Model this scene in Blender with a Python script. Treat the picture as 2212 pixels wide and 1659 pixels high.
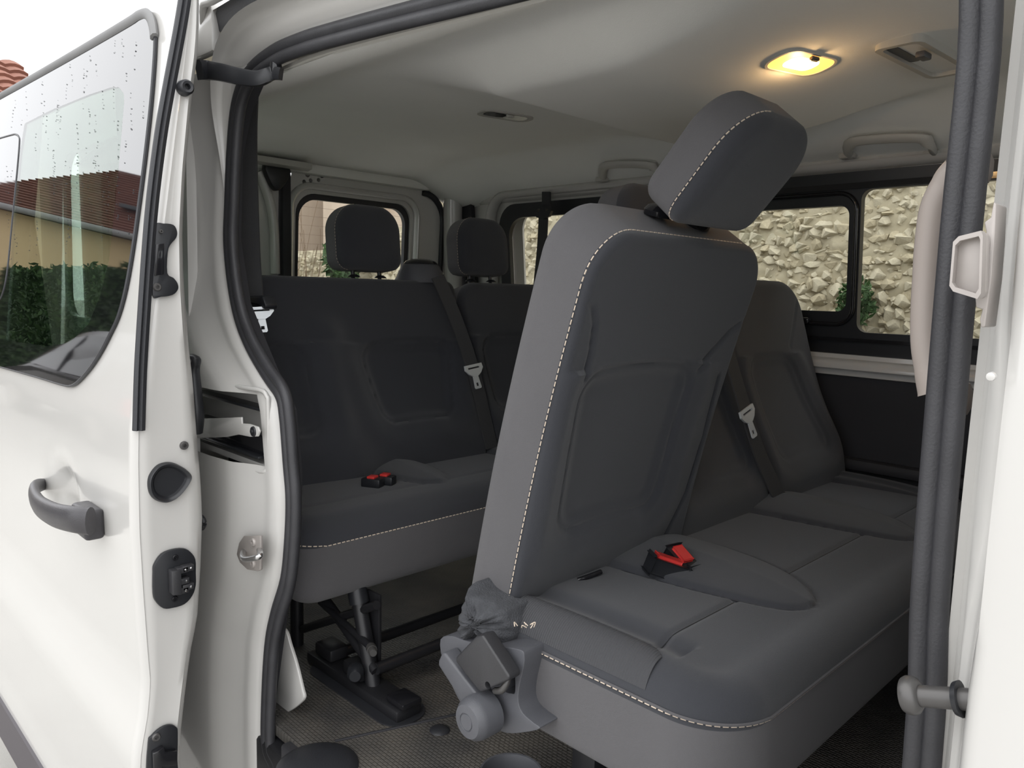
import bpy, bmesh, math, random
import numpy as np
from mathutils import Vector, Matrix
from mathutils.geometry import tessellate_polygon

for o in list(bpy.data.objects):
    bpy.data.objects.remove(o, do_unlink=True)
scene = bpy.context.scene
COL = scene.collection
random.seed(7)
rng = np.random.default_rng(7)

# ------------------------------------------------------------------ camera
F, CX, CY = 1661.0, 1106.0, 829.5
CAM = np.array([0.18, -0.64, 1.46])
YAW, PITCH, ROLL = [math.radians(a) for a in (45.0, -6.9, 1.5)]
_f = np.array([-math.sin(YAW)*math.cos(PITCH), math.cos(YAW)*math.cos(PITCH), math.sin(PITCH)])
_r0 = np.array([math.cos(YAW), math.sin(YAW), 0.0])
_u0 = np.cross(_r0, _f)
_r = _r0*math.cos(ROLL) + _u0*math.sin(ROLL)
_u = _u0*math.cos(ROLL) - _r0*math.sin(ROLL)
cam_data = bpy.data.cameras.new('camera')
cam_data.sensor_width = 36.0
cam_data.lens = 36.0*F/2212.0
cam_data.clip_start = 0.02
cam_data.clip_end = 300
cam = bpy.data.objects.new('camera', cam_data)
COL.objects.link(cam)
cam.matrix_world = Matrix(((_r[0], _u[0], -_f[0], CAM[0]), (_r[1], _u[1], -_f[1], CAM[1]), (_r[2], _u[2], -_f[2], CAM[2]), (0, 0, 0, 1)))
scene.camera = cam

def ray(px, py):
    return _f + _r*(px-CX)/F - _u*(py-CY)/F
def P(px, py, ax, v):
    d = ray(px, py); i = 'xyz'.index(ax)
    return Vector(CAM + d*((v-CAM[i])/d[i]))
def Pn(px, py, p0, n):
    d = ray(px, py); n = np.array(n); t = np.dot(np.array(p0)-CAM, n)/np.dot(d, n)
    return Vector(CAM + d*t)

# ------------------------------------------------------------------ world: bright overcast sky
world = bpy.data.worlds.new('overcast')
scene.world = world
world.use_nodes = True
nt = world.node_tree; nt.nodes.clear()
wo = nt.nodes.new('ShaderNodeOutputWorld'); bg = nt.nodes.new('ShaderNodeBackground')
tc = nt.nodes.new('ShaderNodeTexCoord'); sep = nt.nodes.new('ShaderNodeSeparateXYZ')
mr = nt.nodes.new('ShaderNodeMapRange'); rmp = nt.nodes.new('ShaderNodeValToRGB')
nt.links.new(tc.outputs['Generated'], sep.inputs[0]); nt.links.new(sep.outputs['Z'], mr.inputs[0])
mr.inputs['From Min'].default_value = -0.05; mr.inputs['From Max'].default_value = 1.0
e = rmp.color_ramp.elements
e[0].position = 0.0; e[0].color = (0.62, 0.63, 0.65, 1)
e[1].position = 1.0; e[1].color = (1.0, 1.0, 1.0, 1)
m_ = rmp.color_ramp.elements.new(0.08); m_.color = (0.70, 0.71, 0.73, 1)
nt.links.new(mr.outputs[0], rmp.inputs[0]); nt.links.new(rmp.outputs[0], bg.inputs['Color'])
bg.inputs['Strength'].default_value = 2.1
nt.links.new(bg.outputs[0], wo.inputs[0])
scene.view_settings.view_transform = 'Standard'
scene.view_settings.look = 'None'
scene.view_settings.gamma = 1.0
scene.view_settings.use_curve_mapping = False
scene.view_settings.exposure = 0.55

# ------------------------------------------------------------------ materials
def lin(h):
    h = h.lstrip('#'); c = [int(h[i:i+2], 16)/255 for i in (0, 2, 4)]
    return tuple((x/12.92 if x <= .04045 else ((x+.055)/1.055)**2.4) for x in c) + (1,)
MATS = {}
def mat(name, col, rough=.5, metal=0, coat=0, bump=None, var=None, sheen=0, spec=.5, ior=1.5):
    """bump=(scale,strength[,type]); var=(scale,amount)"""
    m = bpy.data.materials.new(name); m.use_nodes = True; n = m.node_tree.nodes; L = m.node_tree.links
    b = n['Principled BSDF']
    c = col if isinstance(col, tuple) else lin(col)
    if len(c) == 3: c = c+(1,)
    b.inputs['Base Color'].default_value = c
    b.inputs['Roughness'].default_value = rough; b.inputs['Metallic'].default_value = metal
    b.inputs['Coat Weight'].default_value = coat; b.inputs['Coat Roughness'].default_value = .05
    b.inputs['Sheen Weight'].default_value = sheen; b.inputs['Specular IOR Level'].default_value = spec; b.inputs['IOR'].default_value = ior
    tcn = n.new('ShaderNodeTexCoord')
    if var:
        nz = n.new('ShaderNodeTexNoise'); nz.inputs['Scale'].default_value = var[0]; nz.inputs['Detail'].default_value = 6
        L.new(tcn.outputs['Object'], nz.inputs['Vector'])
        mx = n.new('ShaderNodeMix'); mx.data_type = 'RGBA'
        mx.inputs['A'].default_value = tuple(min(1, x*(1-var[1])) for x in c[:3])+(1,)
        mx.inputs['B'].default_value = tuple(min(1, x*(1+var[1])) for x in c[:3])+(1,)
        L.new(nz.outputs['Fac'], mx.inputs['Factor']); L.new(mx.outputs['Result'], b.inputs['Base Color'])
    if bump:
        bt = n.new('ShaderNodeTexNoise') if len(bump) < 3 else n.new(bump[2])
        bt.inputs['Scale'].default_value = bump[0]
        L.new(tcn.outputs['Object'], bt.inputs['Vector'])
        bn = n.new('ShaderNodeBump'); bn.inputs['Strength'].default_value = bump[1]; bn.inputs['Distance'].default_value = .002
        L.new(bt.outputs[0], bn.inputs['Height']); L.new(bn.outputs[0], b.inputs['Normal'])
    MATS[name] = m
    return m
def glass_mat(name, tint, ior, rough=0.0):
    m = bpy.data.materials.new(name); m.use_nodes = True; n = m.node_tree.nodes; L = m.node_tree.links; n.clear()
    o = n.new('ShaderNodeOutputMaterial'); mx = n.new('ShaderNodeMixShader'); fr = n.new('ShaderNodeFresnel')
    tr = n.new('ShaderNodeBsdfTransparent'); gl = n.new('ShaderNodeBsdfGlossy')
    fr.inputs['IOR'].default_value = ior; tr.inputs['Color'].default_value = tint+(1,); gl.inputs['Roughness'].default_value = rough
    ge = n.new('ShaderNodeNewGeometry'); im = n.new('ShaderNodeMix'); im.inputs['A'].default_value = ior; im.inputs['B'].default_value = 1/ior
    L.new(ge.outputs['Backfacing'], im.inputs['Factor']); L.new(im.outputs['Result'], fr.inputs['IOR'])      # thin sheet: both faces reflect alike
    L.new(fr.outputs[0], mx.inputs[0]); L.new(tr.outputs[0], mx.inputs[1]); L.new(gl.outputs[0], mx.inputs[2]); L.new(mx.outputs[0], o.inputs[0])
    MATS[name] = m
    return m
mat('paint', (.53, .52, .50), .24, coat=.5, var=(3, .015))
MATS['paint_inner'] = MATS['paint']           # jambs and inner panels carry the same white paint
mat('headliner', (.83, .83, .80), .95, bump=(900, .25), var=(6, .03))
mat('beige_plastic', (.30, .26, .235), .5)
mat('grey_liner_plastic', (.46, .45, .42), .5)
mat('rubber', (.022, .023, .027), .45, bump=(300, .15))
mat('rubber_worn', (.032, .032, .036), .5, var=(25, .35), bump=(400, .2))
mat('black_plastic', (.016, .017, .02), .38)
mat('black_gloss', (.012, .012, .014), .12)
mat('dark_trim', (.022, .022, .026), .7, var=(8, .2))
mat('fabric', (.032, .034, .041), .95, sheen=.2, bump=(1500, .5), var=(5, .12))
mat('fabric_side_lit', (.094, .091, .096), .95, sheen=.15, bump=(1700, .6), var=(7, .10))  # sides keep their own weave; the paler tone has doorway light painted in
mat('felt', (.055, .057, .063), 1, bump=(350, 1.0), var=(60, .45))
mat('stitch', (.62, .52, .42), .8)
mat('grey_plastic', (.080, .082, .092), .48, bump=(700, .2), var=(14, .12))
mat('buckle_black', (.030, .030, .033), .42, bump=(500, .15))
mat('red_plastic', (.62, .045, .04), .3)
mat('metal', (.62, .62, .62), .3, metal=1)
mat('belt_steel', (.72, .75, .77), .35, metal=.35)
mat('webbing', (.05, .05, .052), .8, bump=(900, .5))
mat('black_steel', (.014, .014, .016), .4, var=(20, .3))
mat('zinc', (.36, .33, .31), .42, metal=.25, var=(30, .18))
mat('steel_pin', (.085, .082, .08), .38, metal=.35)
mat('frit', (.006, .006, .007), .03, spec=1.0, ior=1.8)
glass_mat('glass', (.975, .985, .97), 1.5)
glass_mat('door_glass', (.60, .70, .63), 1.9)
mat('lens_clear', (.95, .95, .85), .3)
mat('fabric_rib', (.060, .061, .066), .9, bump=(1, .0))
mat('stone', (.40, .35, .245), .95, var=(9, .30), bump=(40, .6))
mat('stone_pale', (.47, .425, .32), .95, var=(12, .25), bump=(40, .6))
mat('mortar', (.40, .355, .255), 1, var=(6, .25), bump=(60, 1.0))
mat('ledge', (.20, .20, .20), .9, var=(4, .3))
mat('plaster_pink', (.50, .41, .33), .95, var=(1.2, .06))
mat('plaster_ochre', (.47, .36, .20), .95, var=(.8, .08))
mat('roof_tile', (.20, .085, .058), .9, var=(2.5, .35))
mat('roof_tile_dark', (.15, .065, .048), .9, var=(2.5, .35))
mat('window_dark', (.03, .035, .04), .1)
mat('leaf', (.045, .10, .026), .6, var=(3, .45))
mat('leaf_dark', (.022, .055, .014), .8, var=(3, .4))
mat('twig', (.16, .11, .07), .9)
mat('asphalt', (.38, .37, .35), .95, var=(2, .12), bump=(120, .4))
mat('car_black', (.010, .010, .012), .25)
mat('car_glass', (.008, .009, .010), .04)
mat('tyre', (.02, .02, .02), .8)
mat('tail_red', (.45, .02, .02), .2)
mat('bumper_trim', (.06, .052, .06), .5)
# floor rubber with woven grain
def floor_mat():
    m = bpy.data.materials.new('floor_rubber'); m.use_nodes = True; n = m.node_tree.nodes; L = m.node_tree.links; b = n['Principled BSDF']
    b.inputs['Roughness'].default_value = .45; b.inputs['Specular IOR Level'].default_value = .6
    t = n.new('ShaderNodeTexCoord'); mp = n.new('ShaderNodeMapping'); mp.inputs['Rotation'].default_value = (0, 0, math.radians(0))
    br = n.new('ShaderNodeTexBrick'); br.inputs['Scale'].default_value = 1.0
    br.inputs['Brick Width'].default_value = .0125; br.inputs['Row Height'].default_value = .0075; br.inputs['Mortar Size'].default_value = .0016; br.inputs['Mortar Smooth'].default_value = .8
    L.new(t.outputs['Object'], mp.inputs[0]); L.new(mp.outputs[0], br.inputs['Vector'])
    nz = n.new('ShaderNodeTexNoise'); nz.inputs['Scale'].default_value = 7; nz.inputs['Detail'].default_value = 8; L.new(t.outputs['Object'], nz.inputs['Vector'])
    rp = n.new('ShaderNodeValToRGB'); rp.color_ramp.elements[0].position = .3; rp.color_ramp.elements[0].color = (.040, .040, .041, 1)
    rp.color_ramp.elements[1].position = .75; rp.color_ramp.elements[1].color = (.12, .108, .092, 1)
    L.new(nz.outputs['Fac'], rp.inputs[0]); L.new(rp.outputs[0], b.inputs['Base Color'])
    bp = n.new('ShaderNodeBump'); bp.inputs['Strength'].default_value = .9; bp.inputs['Distance'].default_value = .003; bp.invert = True
    L.new(br.outputs['Fac'], bp.inputs['Height']); L.new(bp.outputs[0], b.inputs['Normal'])
    MATS['floor_rubber'] = m
floor_mat()
def rib_mat():
    m = MATS['fabric_rib']; n = m.node_tree.nodes; L = m.node_tree.links; b = n['Principled BSDF']
    w = n.new('ShaderNodeTexWave'); w.bands_direction = 'X'; w.inputs['Scale'].default_value = 75
    t = n.new('ShaderNodeTexCoord'); bp = n.new('ShaderNodeBump'); bp.inputs['Strength'].default_value = .8; bp.inputs['Distance'].default_value = .002
    L.new(t.outputs['Object'], w.inputs['Vector']); L.new(w.outputs['Fac'], bp.inputs['Height']); L.new(bp.outputs[0], b.inputs['Normal'])
rib_mat()
def emit_mat(name, col, st):
    m = bpy.data.materials.new(name); m.use_nodes = True; b = m.node_tree.nodes['Principled BSDF']
    b.inputs['Base Color'].default_value = col+(1,); b.inputs['Emission Color'].default_value = col+(1,); b.inputs['Emission Strength'].default_value = st
    MATS[name] = m
emit_mat('bulb', (1.0, .62, .22), 10.0)
emit_mat('lit_lens', (1.0, .46, .10), 1.3)
mat('handle_plastic', (.040, .038, .042), .4, var=(30, .25), bump=(500, .2))

# ------------------------------------------------------------------ mesh helpers
def link(name, me, parent=None):
    o = bpy.data.objects.new(name, me); COL.objects.link(o)
    if parent is not None: o.parent = parent
    return o
def finish(bm, name, mats, parent=None, smooth=40, recalc=True):
    if recalc: bmesh.ops.recalc_face_normals(bm, faces=bm.faces)
    me = bpy.data.meshes.new(name); bm.to_mesh(me); bm.free()
    for m in (mats if isinstance(mats, (list, tuple)) else [mats]): me.materials.append(MATS[m])
    if smooth:
        for p in me.polygons: p.use_smooth = True
        if smooth < 180: me.set_sharp_from_angle(angle=math.radians(smooth))
    return link(name, me, parent)
def empty(name, loc=(0, 0, 0)):
    o = bpy.data.objects.new(name, None); COL.objects.link(o); o.location = loc; o.empty_display_size = .05
    return o
def tag(o, label, cat=None, group=None, kind=None):
    if label: o['label'] = label
    if cat: o['category'] = cat
    if group: o['group'] = group
    if kind: o['kind'] = kind
    return o
def adopt(root, parts):
    """parent parts built in world coordinates to a root that stands elsewhere"""
    inv = Matrix.Translation(root.location).inverted()
    for p in parts:
        p.parent = root; p.matrix_parent_inverse = inv
class Thing:
    """a top-level Empty at the base of a thing; parts made through it keep their world coordinates"""
    def __init__(s, name, loc, label, cat, group=None):
        s.root = empty(name, loc); tag(s.root, label, cat, group); s.inv = Matrix.Translation(Vector(loc)).inverted()
    def add(s, o, label=None):
        o.parent = s.root; o.matrix_parent_inverse = s.inv
        if label: o['label'] = label
        return o
def sub(parent, o, label=None):
    o.parent = parent
    if label: o['label'] = label
    return o

def bm_prism(bm, pts, vec):
    """extrude a 3d polygon along vec"""
    vec = Vector(vec)
    a = [bm.verts.new(p) for p in pts]; b = [bm.verts.new(Vector(p)+vec) for p in pts]
    n = len(pts)
    bm.faces.new(a); bm.faces.new(b[::-1])
    for i in range(n): bm.faces.new((a[i], b[i], b[(i+1) % n], a[(i+1) % n]))
def prism(name, pts, vec, m, bev=0, seg=2, smooth=40, parent=None):
    bm = bmesh.new(); bm_prism(bm, [Vector(p) for p in pts], vec)
    bmesh.ops.recalc_face_normals(bm, faces=bm.faces)
    if bev: bmesh.ops.bevel(bm, geom=[e for e in bm.edges if e.calc_face_angle(0) > .5], offset=bev, segments=seg, affect='EDGES', profile=.5, clamp_overlap=True)
    return finish(bm, name, m, parent, smooth)
def bm_box(bm, c, s, R=None):
    g = bmesh.ops.create_cube(bm, size=1.0)['verts']
    for v in g:
        q = Vector((v.co.x*s[0], v.co.y*s[1], v.co.z*s[2]))
        if R is not None: q = R @ q
        v.co = q + Vector(c)
    return g
def box(name, c, s, m, bev=0, seg=2, R=None, parent=None, smooth=40):
    bm = bmesh.new(); bm_box(bm, c, s, R)
    if bev: bmesh.ops.bevel(bm, geom=bm.edges[:], offset=bev, segments=seg, affect='EDGES', profile=.5, clamp_overlap=True)
    return finish(bm, name, m, parent, smooth)
def bm_plate(bm, outer, holes, mapf, vec):
    vec = Vector(vec)
    loops = [outer]+list(holes)
    flat = [p for l in loops for p in l]
    tris = tessellate_polygon([[Vector((p[0], p[1], 0)) for p in l] for l in loops])
    A = [bm.verts.new(mapf(*p)) for p in flat]; B = [bm.verts.new(Vector(mapf(*p))+vec) for p in flat]
    for t in tris:
        try:
            bm.faces.new([A[i] for i in t]); bm.faces.new([B[i] for i in t[::-1]])
        except ValueError: pass
    k = 0
    for l in loops:
        n = len(l)
        for i in range(n):
            a, b = k+i, k+(i+1) % n
            bm.faces.new((A[a], A[b], B[b], B[a]))
        k += n
def plate(name, outer, holes, mapf, vec, m, parent=None, smooth=35):
    bm = bmesh.new(); bm_plate(bm, outer, holes, mapf, vec)
    return finish(bm, name, m, parent, smooth)
def rr(x0, z0, x1, z1, R, n=7):
    """rounded rectangle; R a number or 4 radii (bl, br, tr, tl)"""
    if not isinstance(R, (list, tuple)): R = (R,)*4
    pts = []
    for (cx, cz, a0, r) in ((x0+R[0], z0+R[0], 180, R[0]), (x1-R[1], z0+R[1], 270, R[1]), (x1-R[2], z1-R[2], 0, R[2]), (x0+R[3], z1-R[3], 90, R[3])):
        for i in range(n+1):
            a = math.radians(a0+90*i/n); pts.append((cx+r*math.cos(a), cz+r*math.sin(a)))
    return pts
def smooth_path(pts, n=6, closed=False):
    """Catmull-Rom through points"""
    p = [Vector(q) for q in pts]; out = []; N = len(p)
    rngi = range(N if closed else N-1)
    for i in rngi:
        if closed: a, b, c, d = p[(i-1) % N], p[i], p[(i+1) % N], p[(i+2) % N]
        else: a, b, c, d = p[max(i-1, 0)], p[i], p[i+1], p[min(i+2, N-1)]
        for k in range(n):
            t = k/n
            out.append(.5*((2*b)+(c-a)*t+(2*a-5*b+4*c-d)*t*t+(3*b-a-3*c+d)*t**3))
    if not closed: out.append(p[-1].copy())
    return out
def circ(r, n=10, ry=None):
    ry = r if ry is None else ry
    return [(r*math.cos(2*math.pi*i/n), ry*math.sin(2*math.pi*i/n)) for i in range(n)]
def bm_sweep(bm, pts, prof, ref=(0, 0, 1), closed=False, cap=True, scale=None):
    pts = [Vector(p) for p in pts]; N = len(pts); ref = Vector(ref); rings = []
    for i, p in enumerate(pts):
        if closed: t = pts[(i+1) % N]-pts[(i-1) % N]
        else: t = pts[min(i+1, N-1)]-pts[max(i-1, 0)]
        t.normalize(); b = t.cross(ref)
        if b.length < 1e-4: b = t.cross(Vector((1, .1, 0)))
        b.normalize(); n = b.cross(t)
        s = scale[i] if scale else 1
        rings.append([bm.verts.new(p+n*(q[0]*s)+b*(q[1]*s)) for q in prof])
    M = len(prof)
    for i in range(N if closed else N-1):
        A, B = rings[i], rings[(i+1) % N]
        for j in range(M): bm.faces.new((A[j], A[(j+1) % M], B[(j+1) % M], B[j]))
    if cap and not closed:
        bm.faces.new(rings[0][::-1]); bm.faces.new(rings[-1])
def sweep(name, pts, prof, m, ref=(0, 0, 1), closed=False, parent=None, smooth=50, scale=None):
    bm = bmesh.new(); bm_sweep(bm, pts, prof, ref, closed, True, scale)
    return finish(bm, name, m, parent, smooth)
def tube(name, pts, r, m, n=10, **k):
    return sweep(name, pts, circ(r, n), m, **k)
def bm_lathe(bm, prof, c, axis, n=28):
    """prof list of (radius, height) turned round axis through c"""
    axis = Vector(axis).normalized(); a = axis.orthogonal().normalized(); b = axis.cross(a); c = Vector(c); rings = []
    for (r, h) in prof:
        if r < 1e-6: rings.append([bm.verts.new(c+axis*h)])
        else: rings.append([bm.verts.new(c+axis*h+(a*math.cos(2*math.pi*i/n)+b*math.sin(2*math.pi*i/n))*r) for i in range(n)])
    for A, B in zip(rings, rings[1:]):
        for i in range(n):
            j = (i+1) % n
            if len(A) == 1 and len(B) == 1: continue
            if len(A) == 1: bm.faces.new((A[0], B[j], B[i]))
            elif len(B) == 1: bm.faces.new((A[i], A[j], B[0]))
            else: bm.faces.new((A[i], A[j], B[j], B[i]))
def lathe(name, prof, c, axis, m, n=28, parent=None, smooth=40):
    bm = bmesh.new(); bm_lathe(bm, prof, c, axis, n)
    return finish(bm, name, m, parent, smooth)
def screw(name, c, axis, r=.008, m='steel_pin', h=.004):
    return lathe(name, [(0, h*.2), (r*.38, h*.2), (r*.42, h), (r*.8, h), (r, h*.5), (r, 0), (0, 0)], c, axis, m, 16)
def grid_mesh(name, V, nu, nv, mats, fm=None, parent=None, smooth=60, flip=False, skip=None):
    """V index = i*nv+j"""
    me = bpy.data.meshes.new(name); fs = []; mi = []
    for i in range(nu-1):
        for j in range(nv-1):
            if skip and skip(i, j): continue
            q = (i*nv+j, (i+1)*nv+j, (i+1)*nv+j+1, i*nv+j+1)
            fs.append(q[::-1] if flip else q); mi.append(fm(i, j) if fm else 0)
    me.from_pydata([tuple(v) for v in V], [], fs)
    for m in (mats if isinstance(mats, (list, tuple)) else [mats]): me.materials.append(MATS[m])
    me.polygons.foreach_set('material_index', mi)
    for p in me.polygons: p.use_smooth = True
    if smooth < 180: me.set_sharp_from_angle(angle=math.radians(smooth))
    return link(name, me, parent)
def cut(o, cutter):
    """boolean difference, applied; the cutter is removed"""
    md = o.modifiers.new('cut', 'BOOLEAN'); md.operation = 'DIFFERENCE'; md.solver = 'EXACT'; md.object = cutter
    dg = bpy.context.evaluated_depsgraph_get(); me = bpy.data.meshes.new_from_object(o.evaluated_get(dg)); o.modifiers.clear(); o.data = me
    bpy.data.objects.remove(cutter, do_unlink=True)
    me.set_sharp_from_angle(angle=math.radians(40))
    return o
def stitches(name, pts, parent=None, dash=.0075, gap=.0035, r=.0011):
    """dashed thread along a polyline"""
    pts = [Vector(p) for p in pts]; L = [0]
    for a, b in zip(pts, pts[1:]): L.append(L[-1]+(b-a).length)
    def at(s):
        i = int(np.searchsorted(L, s))-1; i = max(0, min(i, len(pts)-2)); t = (s-L[i])/max(1e-9, L[i+1]-L[i])
        return pts[i].lerp(pts[i+1], t)
    bm = bmesh.new(); s = 0
    while s+dash < L[-1]:
        bm_sweep(bm, [at(s), at(s+dash)], circ(r, 4)); s += dash+gap
    return finish(bm, name, 'stitch', parent, 0)

# ------------------------------------------------------------------ upholstered shells
def sd_rrect(u, v, uc, hu, vc, hv, R):
    qx = np.abs(u-uc)-hu+R; qy = np.abs(v-vc)-hv+R
    return np.hypot(np.maximum(qx, 0), np.maximum(qy, 0))+np.minimum(np.maximum(qx, qy), 0)-R
def sstep(x, a, b):
    t = np.clip((x-a)/(b-a), 0, 1); return t*t*(3-2*t)
def poly_dist(u, v, pts):
    best = np.full(np.shape(u), 9.0)
    for (a, b), (c, d) in zip(pts, pts[1:]):
        dx, dy = c-a, d-b; t = np.clip(((u-a)*dx+(v-b)*dy)/(dx*dx+dy*dy+1e-12), 0, 1)
        best = np.minimum(best, np.hypot(u-a-t*dx, v-b-t*dy))
    return best
class Shell:
    """rounded upholstered body: width W along U, height H along V, thickness T along D; O is the bottom centre"""
    def __init__(s, O, U, V, D, W, H, T, Rt, Rb, r, rb, sculpt=None, bend=None, side=None, bv=0.0):
        s.bv = bv
        s.O, s.U, s.V, s.D = [np.array(a, float) for a in (O, U, V, D)]
        s.W, s.H, s.T, s.Rt, s.Rb, s.r, s.rb = W, H, T, Rt, Rb, r, rb
        s.sculpt = sculpt or (lambda u, v: 0*u); s.bend = bend or (lambda v: 0*v); s.side = side or (lambda v: 0*v)
    def half(s, v):
        a = np.full(np.shape(v), s.W/2.0)
        t = np.clip(v-(s.H-s.Rt), 0, s.Rt); a = a-(s.Rt-np.sqrt(np.maximum(0, s.Rt**2-t**2)))
        b = np.clip(s.Rb-v, 0, s.Rb); a = a-(s.Rb-np.sqrt(np.maximum(0, s.Rb**2-b**2)))
        return a
    def edge(s, u, v):
        R = np.where(v > s.H/2, s.Rt, s.Rb)
        qx = np.abs(u)-(s.W/2-R); qy = np.abs(v-s.H/2)-(s.H/2-R)
        sd = np.hypot(np.maximum(qx, 0), np.maximum(qy, 0))+np.minimum(np.maximum(qx, qy), 0)-R
        return np.maximum(0, -sd)
    def front(s, u, v):
        e = s.edge(u, v); w = np.maximum(0, s.r-e)
        return s.T/2-s.r+np.sqrt(np.maximum(0, s.r**2-w**2))+s.sculpt(u, v)*sstep(e, 0, s.r*1.2+.012)+s.bend(v)
    def back(s, u, v):
        e = s.edge(u, v); w = np.maximum(0, s.rb-e)
        return -s.T/2+s.rb-np.sqrt(np.maximum(0, s.rb**2-w**2))+s.bend(v)
    def world(s, u, v, d):
        u = np.asarray(u); v = np.asarray(v); d = np.asarray(d)
        u = u+s.side(v)
        return s.O+u[..., None]*s.U+v[..., None]*s.V+d[..., None]*s.D
    def at(s, u, v, lift=0.0):
        u = np.array([u], float); v = np.array([v], float)
        return Vector(s.world(u, v, s.front(u, v)+lift)[0])
    def build(s, name, mats=('fabric', 'fabric_side_lit'), res=.005, parent=None, rim=.012, zone=None):
        nu = max(12, int(s.W/res)); nv = max(12, int(s.H/res))
        su = np.linspace(-1, 1, nu); su = .6*su+.4*np.sin(su*math.pi/2)
        sv = np.linspace(-1, 1, nv); sv = .6*sv+.4*np.sin(sv*math.pi/2)
        v = (sv+1)/2*s.H; Vv, Su = np.meshgrid(v, su)
        Uu = Su*s.half(Vv)
        A = s.world(Uu, Vv, s.front(Uu, Vv)).reshape(-1, 3); B = s.world(Uu, Vv+s.bv*sstep(Vv, s.H*.45, s.H), s.back(Uu, Vv)).reshape(-1, 3)
        E = s.edge(Uu, Vv)
        n = nu*nv; faces = []; mi = []; Z = zone(Uu, Vv) if zone else None
        for i in range(nu-1):
            for j in range(nv-1):
                q = (i*nv+j, (i+1)*nv+j, (i+1)*nv+j+1, i*nv+j+1)
                faces.append(q); mi.append(2 if (Z is not None and Z[i, j] and Z[i+1, j+1]) else (1 if E[i, j] < rim and E[i+1, j+1] < rim else 0))
                faces.append(tuple(n+k for k in q[::-1])); mi.append(1)
        ring = [i*nv for i in range(nu)]+[(nu-1)*nv+j for j in range(1, nv)]+[i*nv+nv-1 for i in range(nu-2, -1, -1)]+[j for j in range(nv-2, 0, -1)]
        m = len(ring)
        for k in range(m):
            a, b = ring[k], ring[(k+1) % m]
            faces.append((a, n+a, n+b, b)); mi.append(1)
        me = bpy.data.meshes.new(name); me.from_pydata([tuple(p) for p in np.vstack([A, B])], [], faces)
        for mm in mats: me.materials.append(MATS[mm])
        me.polygons.foreach_set('material_index', mi)
        me.polygons.foreach_set('use_smooth', [True]*len(me.polygons))
        bm = bmesh.new(); bm.from_mesh(me); bmesh.ops.recalc_face_normals(bm, faces=bm.faces); bm.to_mesh(me); bm.free()
        me.set_sharp_from_angle(angle=math.radians(55))
        return link(name, me, parent)
    def rim_path(s, segs, lift=.001, n=60):
        """points along the front rim; segs: list of 'left','top','right','bottom'"""
        out = []
        for g in segs:
            if g in ('left', 'right'):
                vs = np.linspace(s.Rb, s.H-s.Rt, n); sg = -1 if g == 'left' else 1
                if g == 'right': vs = vs[::-1]
                out += [(sg*s.W/2, v) for v in vs]
            if g == 'tl': out += [(-s.W/2+s.Rt-s.Rt*math.cos(a), s.H-s.Rt+s.Rt*math.sin(a)) for a in np.linspace(0, math.pi/2, 24)]
            if g == 'bl': out += [(-s.W/2+s.Rb-s.Rb*math.sin(a), s.Rb-s.Rb*math.cos(a)) for a in np.linspace(0, math.pi/2, 16)]
            if g == 'tr': out += [(s.W/2-s.Rt+s.Rt*math.sin(a), s.H-s.Rt+s.Rt*math.cos(a)) for a in np.linspace(0, math.pi/2, 24)]
            if g == 'top': out += [(u, s.H) for u in np.linspace(-s.W/2+s.Rt, s.W/2-s.Rt, n)]
        pts = []
        for (u, v) in out:
            p = s.at(u*(1-.0005), v)
            nrm = Vector(s.D)*.7
            off = Vector(s.U)*(1 if u > s.W/2-1e-6 else (-1 if u < -s.W/2+1e-6 else 0))*.7
            pts.append(p+(nrm+off)*lift)
        return pts

def axes(lean):
    a = math.radians(lean)
    return (0, 1, 0), (math.sin(a), 0, math.cos(a)), (math.cos(a), 0, -math.sin(a))

def insert_sculpt(inserts, lines=(), depth=.011, groove=.0045):
    """inserts: (uc_top, hw_top, uc_bot, hw_bot, v0, v1)"""
    def f(u, v):
        h = 0*u
        for (ut, ht, ub, hb, v0, v1) in inserts:
            t = np.clip((v-v0)/(v1-v0), 0, 1); uc = ub+(ut-ub)*t; hw = hb+(ht-hb)*t
            sd = sd_rrect(u, v+0.02*((u-uc)/.2)**2, uc, hw, (v0+v1)/2, (v1-v0)/2, .045)
            h = h-groove*np.exp(-(sd/.005)**2)
            h = h-depth*sstep(-sd, -.012, .03)
            h = h+.010*np.exp(-((sd-.05)/.035)**2)*(v < v1)
        for pts in lines: h = h-groove*np.exp(-(poly_dist(u, v, pts)/.0045)**2)
        return h
    return f

def headrest(root, c, lean, W, H, T, label=None, stitch=True, posts=True, res=.006, bottom_R=.035, sr=.001):
    """c = bottom centre of the head pad"""
    U, V, D = axes(lean)
    sh = Shell(c, U, V, D, W, H, T, .075, bottom_R, .022, .02, bend=lambda v: .0*v, sculpt=lambda u, v: .012*(1-(u/(W/2))**2)*(1-((v-H/2)/(H/2))**2))
    o = root.add(sh.build('headrest', ('fabric', 'fabric_side_lit'), res, rim=0), label)
    if stitch: sub(o, stitches('stitching', sh.rim_path(['bl', 'left', 'tl'], .001), dash=.006, gap=.003, r=sr))
    return o, sh

# =================================================================== SECOND ROW BENCH
b2 = Thing('bench_seat', (-.5, .85, .57), 'dark grey three-place bench seat with one backrest tipped forward by the open side doorway', 'seat', 'passenger bench seats')
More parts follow.
